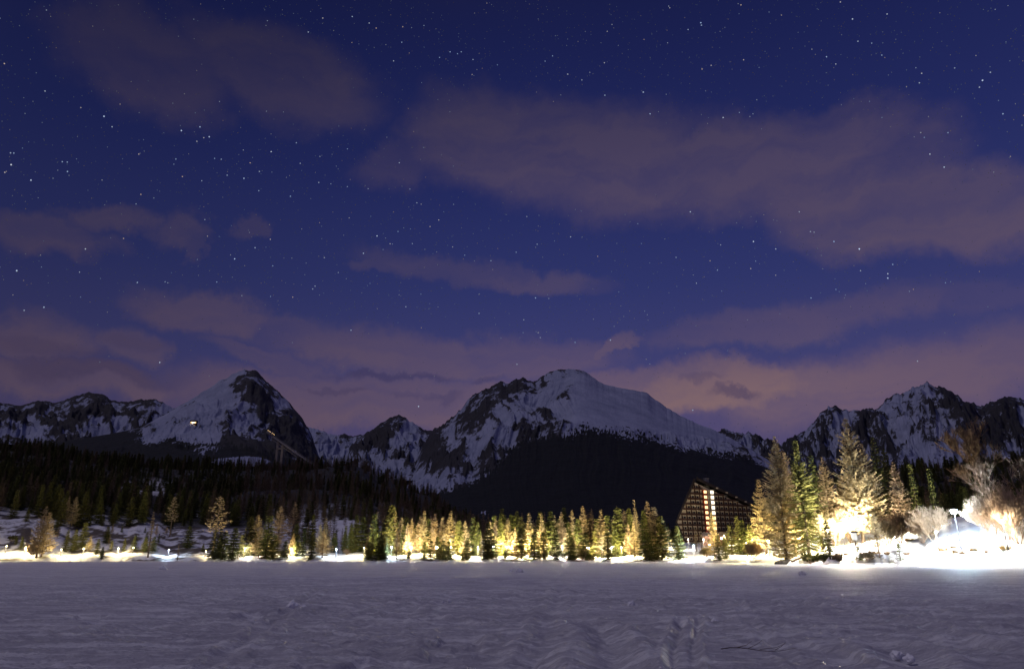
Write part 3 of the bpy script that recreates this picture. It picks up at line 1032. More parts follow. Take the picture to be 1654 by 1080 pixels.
MB().box((p.x - 4.2, p.y - 1.7, p.z - 6), (p.x + 4.2, p.y + 1.7, p.z - 3.5)).build('cross_beam', M['concrete'], jump)
for a, b in ((-4, -3), (-1.5, -3.1), (1, -3.1), (5, -3), (7.5, -3), (10, -3)):
    q = jp(a, b, 3.8)
    MB().lathe([(.05, -.35), (.35, -.2), (.42, 0), (.3, .25), (.05, .35)], 8, q).build('lamp', M['lit_warm'], jump)
jl_d = bpy.data.lights.new('jump_light', 'POINT')
jl_d.energy = 700
jl_d.color = (1, .75, .5)
jl_d.shadow_soft_size = .5
jlo = bpy.data.objects.new('jump_light', jl_d)
col.objects.link(jlo)
jlo.parent = jump
jlo.location = jp(jl * .42, -16, -6)

# ------------------------------------------------------------------ street lamps
LAMP_N = [0]


def street_lamp(px, d_off, h, kind, power, label, name='street_lamp', tilt_in=True, dist=None):
    a = azel(px, 893)[0]
    r = (float(shore_r(np.array([a]))[0]) + d_off) if dist is None else dist
    x, y = math.sin(a) * r, math.cos(a) * r
    z = tz(x, y)
    root = empty(name, (x, y, z), -a)
    tag(root, label, 'street lamp', 'lamps along the lakeside path')
    MB().lathe([(.16, -.4), (.16, .5), (.075, .6), (.06, h - .1)], 8).build('pole', M['metal'], root)
    MB().tube([(0, 0, h - .12), (0, -.25, h + .16), (0, -.75, h + .22)], [.055, .05, .045], 6).build('arm', M['metal'], root)
    MB().lathe([(.05, .30), (.26, .26), (.34, .10), (.33, .06)][::-1], 10, (0, -.85, h)).build('hood', M['metal'], root)
    MB().lathe([(.04, -.17), (.13, -.12), (.17, 0), (.15, .055)], 10, (0, -.85, h)).build('bulb', M['bulb_' + kind], root)
    if power >= 30000 and kind != 'gold':      # strong lamps: oversized bright body added to imitate glare round the bulb
        MB().lathe([(.08, -.75), (.42, -.6), (.58, -.25), (.5, .0), (.3, .055)], 14, (0, -.85, h)).build('glare_globe', M['bulb_' + kind], root)
    L = bpy.data.lights.new('lamp_light', 'POINT')
    L.energy = power
    L.color = {'warm': (1.0, .80, .40), 'white': (1.0, .88, .66), 'blue': (.62, .80, 1.0), 'gold': (1.0, .80, .36)}[kind if kind != 'gold' else 'gold']
    L.shadow_soft_size = .25
    lo = bpy.data.objects.new('lamp_light', L)
    col.objects.link(lo)
    lo.parent = root
    lo.location = (0, -.85, h - .55) if power < 30000 or kind == 'gold' else (0, -1.7, h - .9)
    return root


LAMPS = [  # px, metres behind the shore, height, kind, power, label
    (8, 12, 4.2, 'warm', 7000, 'warm street lamp nearest the left edge of the photo'),
    (40, 10, 4.2, 'warm', 16000, 'warm street lamp just left of the tan leaning larches'),
    (98, 9, 3.6, 'warm', 8000, 'warm street lamp between the tan larches and small olive spruces'),
    (134, 12, 3.2, 'warm', 11000, 'warm street lamp below the small olive spruces on the left bank'),
    (190, 12, 3.4, 'warm', 11000, 'warm street lamp left of the lone pale larch'),
    (214, 16, 3.0, 'warm', 3500, 'warm street lamp right beside the lone pale larch'),
    (272, 11, 3.4, 'blue', 6000, 'bluish white lamp on the open left bank'),
    (332, 12, 2.8, 'warm', 3000, 'warm street lamp left of the three close dark spruces'),
    (366, 14, 3.4, 'warm', 9000, 'warm street lamp between the dark spruces below the sparse pine'),
    (395, 14, 4.2, 'white', 11000, 'white street lamp below a dark spruce and two pale larches'),
    (421, 18, 3.4, 'warm', 7000, 'warm street lamp behind the two pale larches left of centre'),
    (470, 14, 4.2, 'warm', 22000, 'warm street lamp under the small golden larch'),
    (543, 10, 3.6, 'blue', 6000, 'bluish white lamp in the gap left of the central trees'),
    (588, 17, 3.6, 'warm', 11000, 'warm street lamp behind the first olive trees of the central row'),
    (632, 10, 4.4, 'blue', 8000, 'bluish lamp beside the bright golden larch'),
    (664, 16, 3.6, 'warm', 15000, 'warm street lamp on the bare bank right of the golden larch'),
    (705, 14, 4.2, 'warm', 24000, 'warm street lamp above the dark front spruces of the central row'),
    (728, 15, 4.2, 'gold', 22000, 'yellow street lamp in the gap left of the thin twin trunks'),
    (772, 14, 4.4, 'white', 18000, 'white street lamp behind the pale thin larch trunks'),
    (797, 12, 4.4, 'blue', 6000, 'bluish lamp in the dense middle of the tree row'),
    (818, 16, 4.2, 'gold', 26000, 'yellow street lamp among the brightest yellow green trees'),
    (846, 15, 4.2, 'gold', 22000, 'yellow street lamp right of the brightest yellow green trees'),
    (882, 17, 4.2, 'gold', 18000, 'yellow street lamp left of the bright white lamp'),
    (908, 13, 4.6, 'white', 16000, 'white street lamp showing through the right part of the central row'),
    (950, 20, 4.2, 'warm', 20000, 'warm street lamp behind the brown larches of the central row'),
    (988, 13, 4.4, 'white', 18000, 'white street lamp at the right end of the central row'),
    (1004, 16, 4.2, 'gold', 18000, 'yellow street lamp left of the four close tall conifers'),
    (1052, 22, 4.2, 'gold', 26000, 'yellow street lamp behind the four close tall conifers'),
    (1084, 13, 4.2, 'warm', 12000, 'warm street lamp between the four close conifers and a lone spruce'),
    (1121, 13, 4.4, 'blue', 26000, 'strong bluish flood lamp in front of the hotel base'),
    (1113, 118, 5.0, 'white', 22000, 'white flood lamp close before the left corner of the hotel'),
    (1138, 122, 5.0, 'white', 24000, 'white street lamp on the forecourt below the hotel stair windows'),
    (1172, 126, 5.0, 'gold', 26000, 'yellow forecourt lamp hidden behind the spruces before the hotel'),
    (1147, 20, 4.2, 'warm', 16000, 'warm street lamp left of the larch before the hotel'),
    (1207, 18, 4.2, 'gold', 36000, 'yellow street lamp in the bright gap right of the hotel spruces'),
    (1243, 26, 4.2, 'gold', 45000, 'yellow street lamp behind the big leaning larch'),
    (1296, 16, 4.2, 'gold', 32000, 'yellow street lamp behind the big dark spruce on the right'),
    (1342, 8.5, 5.2, 'white', 5000, 'tall lamp on a thin post right of the big dark spruce'),
    (1366, 10, 6.2, 'white', 40000, 'glaring white lamp behind the notice post on the bank'),
    (1388, 18, 6.0, 'white', 28000, 'white lamp right under the tallest pale larch'),
    (1518, 8, 3.4, 'white', 7000, 'white lamp hidden behind the glowing bush on the bank'),
    (1554, 8, 7.2, 'blue', 30000, 'glaring blue white lamp alone on the bank at the right'),
    (1630, 6, 5.0, 'white', 7000, 'white lamp among the bare shrubs at the right edge'),
]
M['bulb_gold'] = M['bulb_warm']
for l in LAMPS:
    street_lamp(l[0], l[1], l[2] * (.76 if l[0] < 540 else .9 if l[0] < 1100 else 1.0), l[3], l[4] * (1.5 if 560 < l[0] < 1100 else (.65 if l[0] < 335 else .9) if l[0] < 560 else 1.0), *l[5:])


# ------------------------------------------------------------------ trees
class Tri:
    def __init__(self):
        self.v, self.f = [], []

    def tri(self, a, b, c):
        k = len(self.v)
        self.v += [tuple(a), tuple(b), tuple(c)]
        self.f.append((k, k + 1, k + 2))

    def quad(self, a, b, c, d):
        k = len(self.v)
        self.v += [tuple(a), tuple(b), tuple(c), tuple(d)]
        self.f.append((k, k + 1, k + 2, k + 3))


def rvec(rd):
    while True:
        v = Vector((rd.uniform(-1, 1), rd.uniform(-1, 1), rd.uniform(-1, 1)))
        if .05 < v.length < 1:
            return v.normalized()


def trunk_curve(H, rd, lean=0.0, bend=0.0):
    a = rd.uniform(0, 6.28)
    b = rd.uniform(0, 6.28)
    def f(t):
        return Vector((lean * H * t * math.cos(a) + bend * H * math.sin(t * 3.0) * math.cos(b), lean * H * t * math.sin(a) * .3 + bend * H * math.sin(t * 3.0) * math.sin(b) * .3, H * t))
    return f


def make_trunk(H, curve, r0, mat, n=7):
    pts = [curve(t) for t in (0, .08, .25, .5, .75, .93, 1.0)]
    pts[0].z -= .5
    return MB().tube(pts, [r0 * 1.35, r0, r0 * .85, r0 * .6, r0 * .33, r0 * .12, .015], n).me('trunk', mat, True)


def spruce_proto(H, seed, whorls=26, nb=7, rmax=.17, bare=.05, dens=1.0, ragged=.25, mat='spruce', lean=.0, spray=.55):
    rd = random.Random(seed)
    cv = trunk_curve(H, rd, lean)
    T = Tri()
    for i in range(whorls):
        t = (i + rd.random() * .7) / whorls
        z = bare + (1 - bare) * t ** .92
        c = cv(min(z, .995))
        prof = (1 - t) ** .95 * (1 - .35 * max(0, .12 - t) / .12)
        L0 = rmax * H * prof + .18
        k = max(4, int(nb * (1 if t < .75 else .7)))
        a0 = rd.random() * 6.28
        for b in range(k):
            if rd.random() < .10:
                continue
            a = a0 + 6.283 * b / k + rd.uniform(-.35, .35)
            L = L0 * rd.uniform(1 - ragged * 1.4, 1 + ragged)
            droop = (-.42 + .75 * t) + rd.uniform(-.12, .12)
            dirv = Vector((math.cos(a), math.sin(a), droop))
            side = Vector((-math.sin(a), math.cos(a), 0))
            n = max(2, int(L / (spray * .75) * dens))
            tip = c + dirv * L + Vector((0, 0, L * .10))
            for j in range(n):
                s = (j + .6) / n
                p = c + dirv * (L * s) + Vector((0, 0, L * .10 * s * s))
                wd = spray * (1.15 - .6 * s) * rd.uniform(.7, 1.25)
                for sg in (-1, 1):
                    q = p + side * sg * wd * rd.uniform(.6, 1.0) + dirv * wd * rd.uniform(.35, .8) + Vector((0, 0, -wd * rd.uniform(.15, .6)))
                    up = Vector((0, 0, wd * .16)) + dirv * wd * .22
                    T.quad(p - up * .6, p + up, q + up * .45, q - up * .5)
                if rd.random() < .7:
                    q = p + Vector((rd.uniform(-.15, .15), rd.uniform(-.15, .15), -wd * rd.uniform(.6, 1.1)))
                    T.tri(p + side * wd * .28, p - side * wd * .28, q)
            T.tri(tip, c + dirv * L * .7 + side * spray * .25, c + dirv * L * .7 - side * spray * .25)
    top = cv(1.0)
    for k in range(6):
        a = rd.random() * 6.28
        T.tri(top + Vector((0, 0, .3)), top + Vector((math.cos(a) * .22, math.sin(a) * .22, -.8)), top + Vector((math.cos(a + 2) * .22, math.sin(a + 2) * .22, -.8)))
    return make_trunk(H, cv, .012 * H + .06, M['bark']), mesh('crown', T.v, T.f, M[mat])


def larch_proto(H, seed, whorls=34, nb=6, rmax=.20, bare=.10, dens=1.0, mat='larch', lean=.0, bend=.0, tw=.085, sparse=0.0, ragged=.35, tier=.0):
    """leafless conifer: fine twigs on rising branch ends"""
    rd = random.Random(seed)
    cv = trunk_curve(H, rd, lean, bend)
    T = Tri()
    for i in range(whorls):
        t = (i + rd.random() * .8) / whorls
        z = bare + (1 - bare) * t ** .95
        c = cv(min(z, .995))
        prof = (1 - t) ** .95 * min(1, .5 + t * 3.2)
        wave = 1 - tier * (.5 + .5 * math.sin(t * 34 + seed))
        L0 = rmax * H * prof * wave + .2
        a0 = rd.random() * 6.28
        for b in range(nb):
            if rd.random() < .12 + sparse:
                continue
            a = a0 + 6.283 * b / nb + rd.uniform(-.45, .45)
            L = L0 * rd.uniform(1 - ragged, 1 + ragged * .7)
            rise = -.12 + .55 * t + rd.uniform(-.15, .15)
            d = Vector((math.cos(a), math.sin(a), rise))
            side = Vector((-math.sin(a), math.cos(a), 0))
            P = lambda s: c + d * (L * s) + Vector((0, 0, L * (.20 * s * s - .06 * math.sin(s * 3))))
            k = max(2, int(L / 1.1))
            for j in range(k):
                p, q = P(j / k), P((j + 1) / k)
                w = (.035 + .012 * L) * (1 - j / k * .75)
                T.quad(p - side * w, p + side * w, q + side * w * .7, q - side * w * .7)
                T.quad(p - Vector((0, 0, w)), p + Vector((0, 0, w)), q + Vector((0, 0, w * .7)), q - Vector((0, 0, w * .7)))
            m = int(L * 5.2 * dens) + 3
            for j in range(m):
                s = rd.random() ** .7
                p = P(s)
                l = rd.uniform(.25, .85) * (1.15 - .5 * s) * min(1, .45 + L * .25)
                v = (rvec(rd) * .75 + d * .6 + side * rd.choice((-.8, .8)) + Vector((0, 0, -.35))).normalized() * l
                w = rvec(rd).cross(v).normalized() * tw * rd.uniform(.5, 1.1)
                T.tri(p - w, p + w, p + v)
                if l > .45:
                    v2 = (rvec(rd) + v.normalized() * .4).normalized() * l * .55
                    m2 = p + v * .5
                    T.tri(m2 - w * .6, m2 + w * .6, m2 + v2)
    return make_trunk(H, cv, .011 * H + .05, M['larchbark']), mesh('crown', T.v, T.f, M[mat])


def pine_proto(H, seed):
    """bare trunk with a thin crown only in the upper part"""
    rd = random.Random(seed)
    cv = trunk_curve(H, rd, .02)
    T = Tri()
    for i in range(17):
        t = i / 16
        c = cv(.40 + .595 * t)
        L0 = H * .17 * (1 - t) ** .7 + .3
        for b in range(4):
            a = rd.random() * 6.28
            L = L0 * rd.uniform(.6, 1.15)
            d = Vector((math.cos(a), math.sin(a), .05 + .35 * t))
            side = Vector((-math.sin(a), math.cos(a), 0))
            T.quad(c - side * .06, c + side * .06, c + d * L + side * .02, c + d * L - side * .02)
            for j in range(int(L * 5) + 3):
                p = c + d * L * (rd.random() ** .6)
                v = (rvec(rd) + d * .5).normalized() * rd.uniform(.3, .7)
                w = rvec(rd).cross(v).normalized() * .10
                T.tri(p - w, p + w, p + v)
    return make_trunk(H, cv, .010 * H + .05, M['larchbark']), mesh('crown', T.v, T.f, M['larch'])


def bare_proto(H, seed, spread=.75, depth=5, stems=1, mat='bare', r0=.16, wmin=.034, rise=.05):
    """leafless broadleaf tree or shrub: forking limbs down to twigs.  Returns (trunk mesh, crown mesh)"""
    rd = random.Random(seed)
    trunk, T = MB(), Tri()

    def limb(p, d, L, r, lev):
        n = 3
        pts = [p]
        for k in range(n):
            d = (d + rvec(rd) * .16 + Vector((0, 0, rise))).normalized()
            pts.append(pts[-1] + d * L / n)
        if lev <= 1:
            trunk.tube(pts, [r, r * .88, r * .76, r * .62], 6, cap=(lev == 0))
        else:
            for k in range(n):
                w = max(r * (1 - k * .12), wmin)
                s = d.cross(rvec(rd)).normalized() * w
                u = d.cross(s).normalized() * w
                T.quad(pts[k] - s, pts[k] + s, pts[k + 1] + s * .8, pts[k + 1] - s * .8)
                T.quad(pts[k] - u, pts[k] + u, pts[k + 1] + u * .8, pts[k + 1] - u * .8)
        if lev >= depth:
            return
        kids = rd.choice((3, 4)) if lev < depth - 1 else 4
        for k in range(kids):
            f = 1.0 if k == 0 else rd.uniform(.35, 1.0)
            q = pts[0].lerp(pts[-1], f) if f < .99 else pts[-1]
            dv = (d * (1.3 if k == 0 else .8) + rvec(rd) * spread).normalized()
            if dv.z < -.1:
                dv.z *= -.3
            limb(q, dv, L * rd.uniform(.58, .80), r * (.66 if k == 0 else .5), lev + 1)
    for s in range(stems):
        a = rd.random() * 6.28
        d0 = Vector((math.cos(a) * .5, math.sin(a) * .5, 1)).normalized() if stems > 1 else Vector((.03, 0, 1))
        limb(Vector((math.cos(a) * .15 * (stems > 1), math.sin(a) * .15 * (stems > 1), -.3)), d0, H * .34 if stems == 1 else H * .36, r0, 0)
    top = max(v[2] for v in T.v)
    k = H / top
    trunk.v = [tuple(c * k for c in v) for v in trunk.v]
    T.v = [tuple(c * k for c in v) for v in T.v]
    return trunk.me('trunk', M['bare'], True), mesh('crown', T.v, T.f, M[mat])


PROTO = {'S': [], 'L': [], 'D': [], 'P': [], 'T': []}
for s in range(5):
    PROTO['S'].append((18, spruce_proto(18, 100 + s, whorls=26 + s, nb=8, rmax=.175 + .018 * s, bare=.01 + .012 * s, ragged=.32, spray=.85, dens=1.25)))
for s in range(5):
    PROTO['L'].append((18, larch_proto(18, 200 + s, whorls=30, nb=6, rmax=.175 + .015 * s, bare=.08, dens=1.7, tw=.15, lean=.01, tier=.15)))
for s in range(3):
    PROTO['D'].append((20, larch_proto(20, 240 + s, whorls=26, nb=5, rmax=.14 + .02 * s, bare=.14, dens=1.5, tw=.14, mat='dead', lean=.015, tier=.2)))
for s in range(2):
    PROTO['T'].append((18, larch_proto(18, 260 + s, whorls=24, nb=5, rmax=.09, bare=.14, dens=1.1, tw=.12, lean=.02, tier=.3, sparse=.1)))
PROTO['P'].append((18, pine_proto(18, 300)))
KIND = {'S': ('spruce_tree', 'spruce'), 'L': ('larch_tree', 'larch'), 'D': ('larch_tree', 'larch'), 'P': ('pine_tree', 'pine'), 'T': ('larch_tree', 'larch')}


def spot(px, d_off, base_y=893):
    a = azel(px, base_y)[0]
    r = float(shore_r(np.array([a]))[0]) + d_off
    x, y = math.sin(a) * r, math.cos(a) * r
    return x, y, tz(x, y), r


def plant(name, tm, cm, loc, scale, rz, label, group=None, cat='tree', wide=1.0):
    root = empty(name, loc, rz)
    root.scale = (scale * wide, scale * wide, scale)
    link('trunk', tm, root)
    link('crown', cm, root)
    tag(root, label, cat, group)
    return root


TREES = [  # px, top row, metres behind shore, kind  (lakeside trees read off the photograph)
    (8, 778, 105, 'D'), (37, 801, 90, 'D'), (45, 788, 100, 'D'), (57, 788, 104, 'D'), (75, 797, 96, 'D'), (60, 816, 5, 'L'), (68, 826, 8, 'L'),
    (88, 803, 62, 'S'), (95, 800, 66, 'L'), (107, 801, 64, 'L'), (113, 812, 68, 'S'), (127, 804, 80, 'D'), (134, 806, 84, 'D'), (33, 868, 24, 'S'),
    (104, 855, 20, 'S'), (117, 854, 22, 'S'), (130, 842, 28, 'S'), (142, 864, 20, 'L'), (156, 869, 12, 'S'), (165, 882, 3, 'S'), (168, 849, 36, 'S'), (178, 872, 22, 'S'),
    (199, 869, 20, 'S'), (215, 863, 24, 'S'), (233, 858, 27, 'S'), (240, 824, 7, 'T'), (246, 866, 26, 'S'), (270, 802, 66, 'P'), (288, 876, 3, 'T'), (301, 848, 40, 'S'),
    (343, 802, 20, 'P'), (345, 854, 5, 'S'), (353, 852, 8, 'S'), (360, 858, 4, 'S'), (376, 851, 4, 'S'), (399, 832, 16, 'S'), (411, 830, 19, 'L'), (418, 850, 10, 'L'),
    (430, 832, 7, 'S'), (442, 863, 6, 'S'), (447, 816, 48, 'L'), (470, 810, 58, 'L'), (477, 812, 60, 'D'), (460, 873, 9, 'S'), (472, 862, 19, 'L'), (475, 845, 40, 'S'), (489, 852, 18, 'S'),
    (503, 858, 4, 'S'), (514, 844, 24, 'L'), (523, 836, 26, 'L'), (521, 856, 8, 'L'), (520, 815, 70, 'D'), (556, 848, 26, 'S'), (573, 832, 32, 'S'), (583, 833, 34, 'S'), (593, 862, 5, 'L'), (600, 864, 6, 'S'),
    (606, 825, 28, 'L'), (612, 865, 3, 'S'), (620, 860, 5, 'S'), (627, 826, 28, 'L'), (635, 825, 24, 'L'), (641, 855, 6, 'L'), (646, 834, 27, 'L'), (654, 833, 30, 'S'), (663, 836, 25, 'L'),
    (683, 830, 27, 'S'), (691, 836, 24, 'S'), (701, 829, 23, 'L'), (714, 833, 25, 'L'), (696, 872, 4, 'S'), (706, 866, 7, 'S'), (716, 872, 4, 'S'), (733, 833, 44, 'D'), (740, 840, 22, 'S'), (749, 841, 20, 'S'), (755, 860, 5, 'T'),
    (764, 834, 24, 'S'), (771, 842, 22, 'S'), (777, 863, 7, 'T'), (747, 891, 3, 'S'), (788, 843, 5, 'S'), (794, 852, 9, 'S'), (800, 842, 24, 'S'), (812, 841, 26, 'L'), (821, 836, 24, 'L'), (830, 832, 27, 'S'), (833, 858, 20, 'S'), (842, 833, 5, 'S'),
    (855, 827, 21, 'L'), (863, 860, 5, 'S'), (875, 827, 20, 'L'), (878, 858, 7, 'S'), (890, 824, 21, 'S'), (898, 850, 6, 'S'), (908, 826, 25, 'L'), (921, 857, 5, 'S'), (925, 823, 26, 'L'), (935, 836, 18, 'S'), (943, 816, 24, 'L'), (947, 860, 5, 'S'), (957, 828, 24, 'D'),
    (972, 822, 11, 'L'), (982, 857, 5, 'S'), (984, 832, 26, 'S'), (995, 853, 20, 'S'), (1001, 819, 24, 'S'), (1011, 822, 30, 'D'), (1021, 830, 36, 'S'), (1029, 807, 38, 'T'),
    (1043, 822, 6, 'S'), (1051, 809, 8, 'L'), (1060, 818, 7, 'L'), (1069, 832, 6, 'S'), (1096, 848, 5, 'S'), (1154, 826, 10, 'L'), (1161, 863, 4, 'S'), (1172, 866, 6, 'S'), (1126, 850, 70, 'T'), (1134, 856, 72, 'T'),
    (1183, 846, 34, 'S'), (1195, 832, 32, 'S'), (1203, 838, 30, 'S'), (1215, 846, 28, 'S'),
]
_rd = random.Random(77)
for _k in range(40):            # the belt is dense: fill between the trees read off singly
    _x = _rd.uniform(560, 1032)
    TREES.append((_x, _rd.gauss(843, 7), _rd.uniform(17, 36), _rd.choice('SSSL')))
for _k in range(22):            # second half of the dense belt
    TREES.append((_rd.uniform(600, 1032), _rd.gauss(840, 9), _rd.uniform(20, 30), _rd.choice('SL')))
for _k in range(14):
    TREES.append((_rd.uniform(335, 545), _rd.gauss(862, 8), _rd.uniform(14, 40), _rd.choice('SSL')))
for _k in range(16):
    TREES.append((_rd.uniform(570, 1075), _rd.gauss(872, 6), _rd.uniform(3, 8), _rd.choice('SSSL')))
ORD = ['first', 'second', 'third', 'fourth', 'fifth', 'sixth', 'seventh', 'eighth', 'ninth', 'tenth']


def ordinal(n):
    if n <= 10:
        return ORD[n - 1]
    suf = 'th' if 10 < n % 100 < 14 else {1: 'st', 2: 'nd', 3: 'rd'}.get(n % 10, 'th')
    return f'{n}{suf}'


rd = random.Random(42)
ROWS = {}
TREES.sort()
for px, top, d_off, k in TREES:
    x, y, z, r = spot(px, d_off)
    H = at(px, top, r).z - z
    row = 'front' if d_off <= 11 else ('lit' if d_off < 50 else 'back')
    zone = 'left' if px < 540 else 'central' if px < 1080 else 'hotel'
    sp = KIND[k][1]
    size = 'tall' if H > 21 else 'short' if H < 11.5 else 'mid-sized'
    colr = {'S': {'front': 'dark green', 'lit': 'olive green', 'back': 'dim green'}, 'L': {'front': 'tan', 'lit': 'golden tan', 'back': 'dim brown'},
            'D': {'front': 'brown', 'lit': 'brown', 'back': 'dim brown'}, 'T': {'front': 'thin tan', 'lit': 'thin tan', 'back': 'thin grey'}, 'P': {'front': 'pine', 'lit': 'pale sparse', 'back': 'dim sparse'}}[k][row]
    if k == 'P':
        label = 'pale sparse pine with bare trunk, alone above the left bank' if row == 'lit' else 'dim sparse pine on the snowy slope right of the lone pale larch'
    else:
        key = (row, zone, sp)
        ROWS[key] = ROWS.get(key, 0) + 1
        place = {'front': 'at the lake edge', 'lit': 'behind the path lamps', 'back': 'on the slope behind'}[row]
        zn = {'left': 'left shore', 'central': 'central row', 'hotel': 'hotel shore'}[zone]
        label = f'{size} {colr} {sp} {place}, {ordinal(ROWS[key])} such from left in {zn}'
    best = PROTO[k][rd.randrange(len(PROTO[k]))]
    wide = rd.uniform(.9, 1.5) * (1.3 if H < 11 else 1.0) * (1.12 if d_off <= 11 else 1.0)
    plant(KIND[k][0], best[1][0], best[1][1], (x, y, z - .1), H / best[0], rd.uniform(0, 6.28), label,
          {'front': 'trees at the lake edge', 'lit': 'lamp-lit trees behind the path', 'back': 'trees on the slope behind'}[row], wide=wide)

# young trees scattered over the open left slope, counted from the left
slope = sorted(rd.uniform(-10, 335) for _ in range(26))
for j, px in enumerate(slope):
    d_off = rd.uniform(20, 95)
    x, y, z, r = spot(px, d_off)
    H = rd.uniform(2.5, 7.5)
    k = rd.choice('SSSLD')
    best = PROTO[k][rd.randrange(len(PROTO[k]))]
    plant(KIND[k][0], best[1][0], best[1][1], (x, y, z - .1), H / best[0], rd.uniform(0, 6.28), f'small young {KIND[k][1]} on the open snowy left slope, {ordinal(j + 1)} from the left', 'young trees on the left slope', wide=1.35)

# second rows that fade into the dark, alike: one shared label
for j in range(92):
    px = rd.uniform(470, 1035)
    d_off = rd.uniform(36, 95)
    x, y, z, r = spot(px, d_off)
    topy = rd.gauss(838, 11) - (8 if px > 900 else 0)
    H = at(px, topy, r).z - z
    if not 7 < H < 34 or rd.random() < .1:
        continue
    k = rd.choice('SSDLD')
    best = PROTO[k][rd.randrange(len(PROTO[k]))]
    plant(KIND[k][0], best[1][0], best[1][1], (x, y, z - .1), H / best[0], rd.uniform(0, 6.28), 'dim conifer in the crowded second rows behind the lit central trees', 'dim conifers of the second rows')

# ---- the big trees on the right bank, each its own model
HERO = [
    ('larch_tree', 1269, 702, 5, lambda H: larch_proto(H, 501, whorls=70, nb=8, rmax=0.262, bare=.04, dens=2.1, tw=.10, lean=.035, bend=.004, ragged=.45, tier=.15), 'big pale larch with leaning trunk, leftmost of the tall right group'),
    ('larch_tree', 1286, 727, 20, lambda H: larch_proto(H, 502, whorls=44, nb=8, rmax=0.196, bare=.1, dens=1.3, tw=.105), 'yellowish larch half hidden between the leaning larch and the big spruce'),
    ('spruce_tree', 1307, 708, 6, lambda H: spruce_proto(H, 503, whorls=48, nb=9, rmax=0.195, bare=.10, ragged=.35, spray=.6, dens=1.15), 'big dark green spruce right of the leaning larch'),
    ('spruce_tree', 1330, 732, 22, lambda H: spruce_proto(H, 504, whorls=38, nb=7, rmax=0.166, bare=.05, ragged=.35, spray=.6), 'green spruce just behind and right of the big dark spruce'),
    ('larch_tree', 1349, 735, 26, lambda H: larch_proto(H, 505, whorls=40, nb=8, rmax=0.216, bare=.1, dens=1.3, tw=.105), 'golden larch between the green spruces and the tallest larch'),
    ('larch_tree', 1398, 672, 24, lambda H: larch_proto(H, 506, whorls=64, nb=8, rmax=0.270, bare=.08, dens=2.1, tw=.105, ragged=.5, tier=.45), 'tallest pale larch with wide tiered branches behind the glaring lamp'),
    ('larch_tree', 1419, 712, 30, lambda H: larch_proto(H, 507, whorls=46, nb=8, rmax=0.201, bare=.1, dens=1.4, tw=.105), 'pale larch against the right side of the tallest larch'),
    ('spruce_tree', 1440, 702, 34, lambda H: spruce_proto(H, 508, whorls=42, nb=7, rmax=0.158, bare=.05, ragged=.4, spray=.6), 'dark green spruce right of the tallest larch'),
    ('spruce_tree', 1455, 722, 38, lambda H: spruce_proto(H, 509, whorls=36, nb=6, rmax=0.158, bare=.05, ragged=.4, spray=.6), 'shaded spruce right behind the dark green spruce'),
    ('larch_tree', 1467, 744, 30, lambda H: larch_proto(H, 510, whorls=36, nb=8, rmax=0.207, bare=.1, dens=1.1, tw=.105), 'dull tan larch at the right end of the tall group'),
    ('spruce_tree', 1494, 746, 34, lambda H: spruce_proto(H, 511, whorls=30, nb=5, rmax=.09, bare=.05, ragged=.45, spray=.5), 'slim sparse spruce left of two above the glowing bush'),
    ('spruce_tree', 1525, 754, 38, lambda H: spruce_proto(H, 512, whorls=28, nb=5, rmax=.09, bare=.05, ragged=.45, spray=.5), 'slim sparse spruce right of two above the glowing bush'),
    ('larch_tree', 1377, 765, 34, lambda H: larch_proto(H, 513, whorls=34, nb=8, rmax=0.213, bare=.08, dens=1.2, tw=.105), 'golden larch low behind the tallest larch on its left'),
    ('larch_tree', 1420, 826, 4, lambda H: larch_proto(H, 514, whorls=26, nb=6, rmax=.24, bare=.22, dens=1.5, tw=.055), 'small tan larch standing alone on the bank beside the notice post'),
    ('larch_tree', 1238, 772, 34, lambda H: larch_proto(H, 515, whorls=34, nb=8, rmax=0.234, bare=.08, dens=1.2, tw=.105), 'brownish larch half hidden left of the leaning larch'),
    ('spruce_tree', 1340, 838, 4, lambda H: spruce_proto(H, 516, whorls=22, nb=7, rmax=.26, bare=.14, ragged=.4, spray=.45), 'low dark spruce at the foot of the big dark spruce'),
    ('spruce_tree', 1453, 876, 3, lambda H: spruce_proto(H, 517, whorls=11, nb=5, rmax=.28, bare=.05, ragged=.3, spray=.3), 'tiny young spruce on the open snow bank'),
    ('spruce_tree', 1387, 880, 3, lambda H: spruce_proto(H, 518, whorls=12, nb=6, rmax=.28, bare=.05, ragged=.3, spray=.35), 'tiny young spruce below the notice post'),
]
for name, px, top, d_off, fn, label in HERO:
    x, y, z, r = spot(px, d_off)
    H = at(px, top, r).z - z
    tm, cm = fn(H)
    plant(name, tm, cm, (x, y, z - .15), 1.0, 0.0 if px != 1269 else math.radians(180), label, 'tall trees on the right bank')

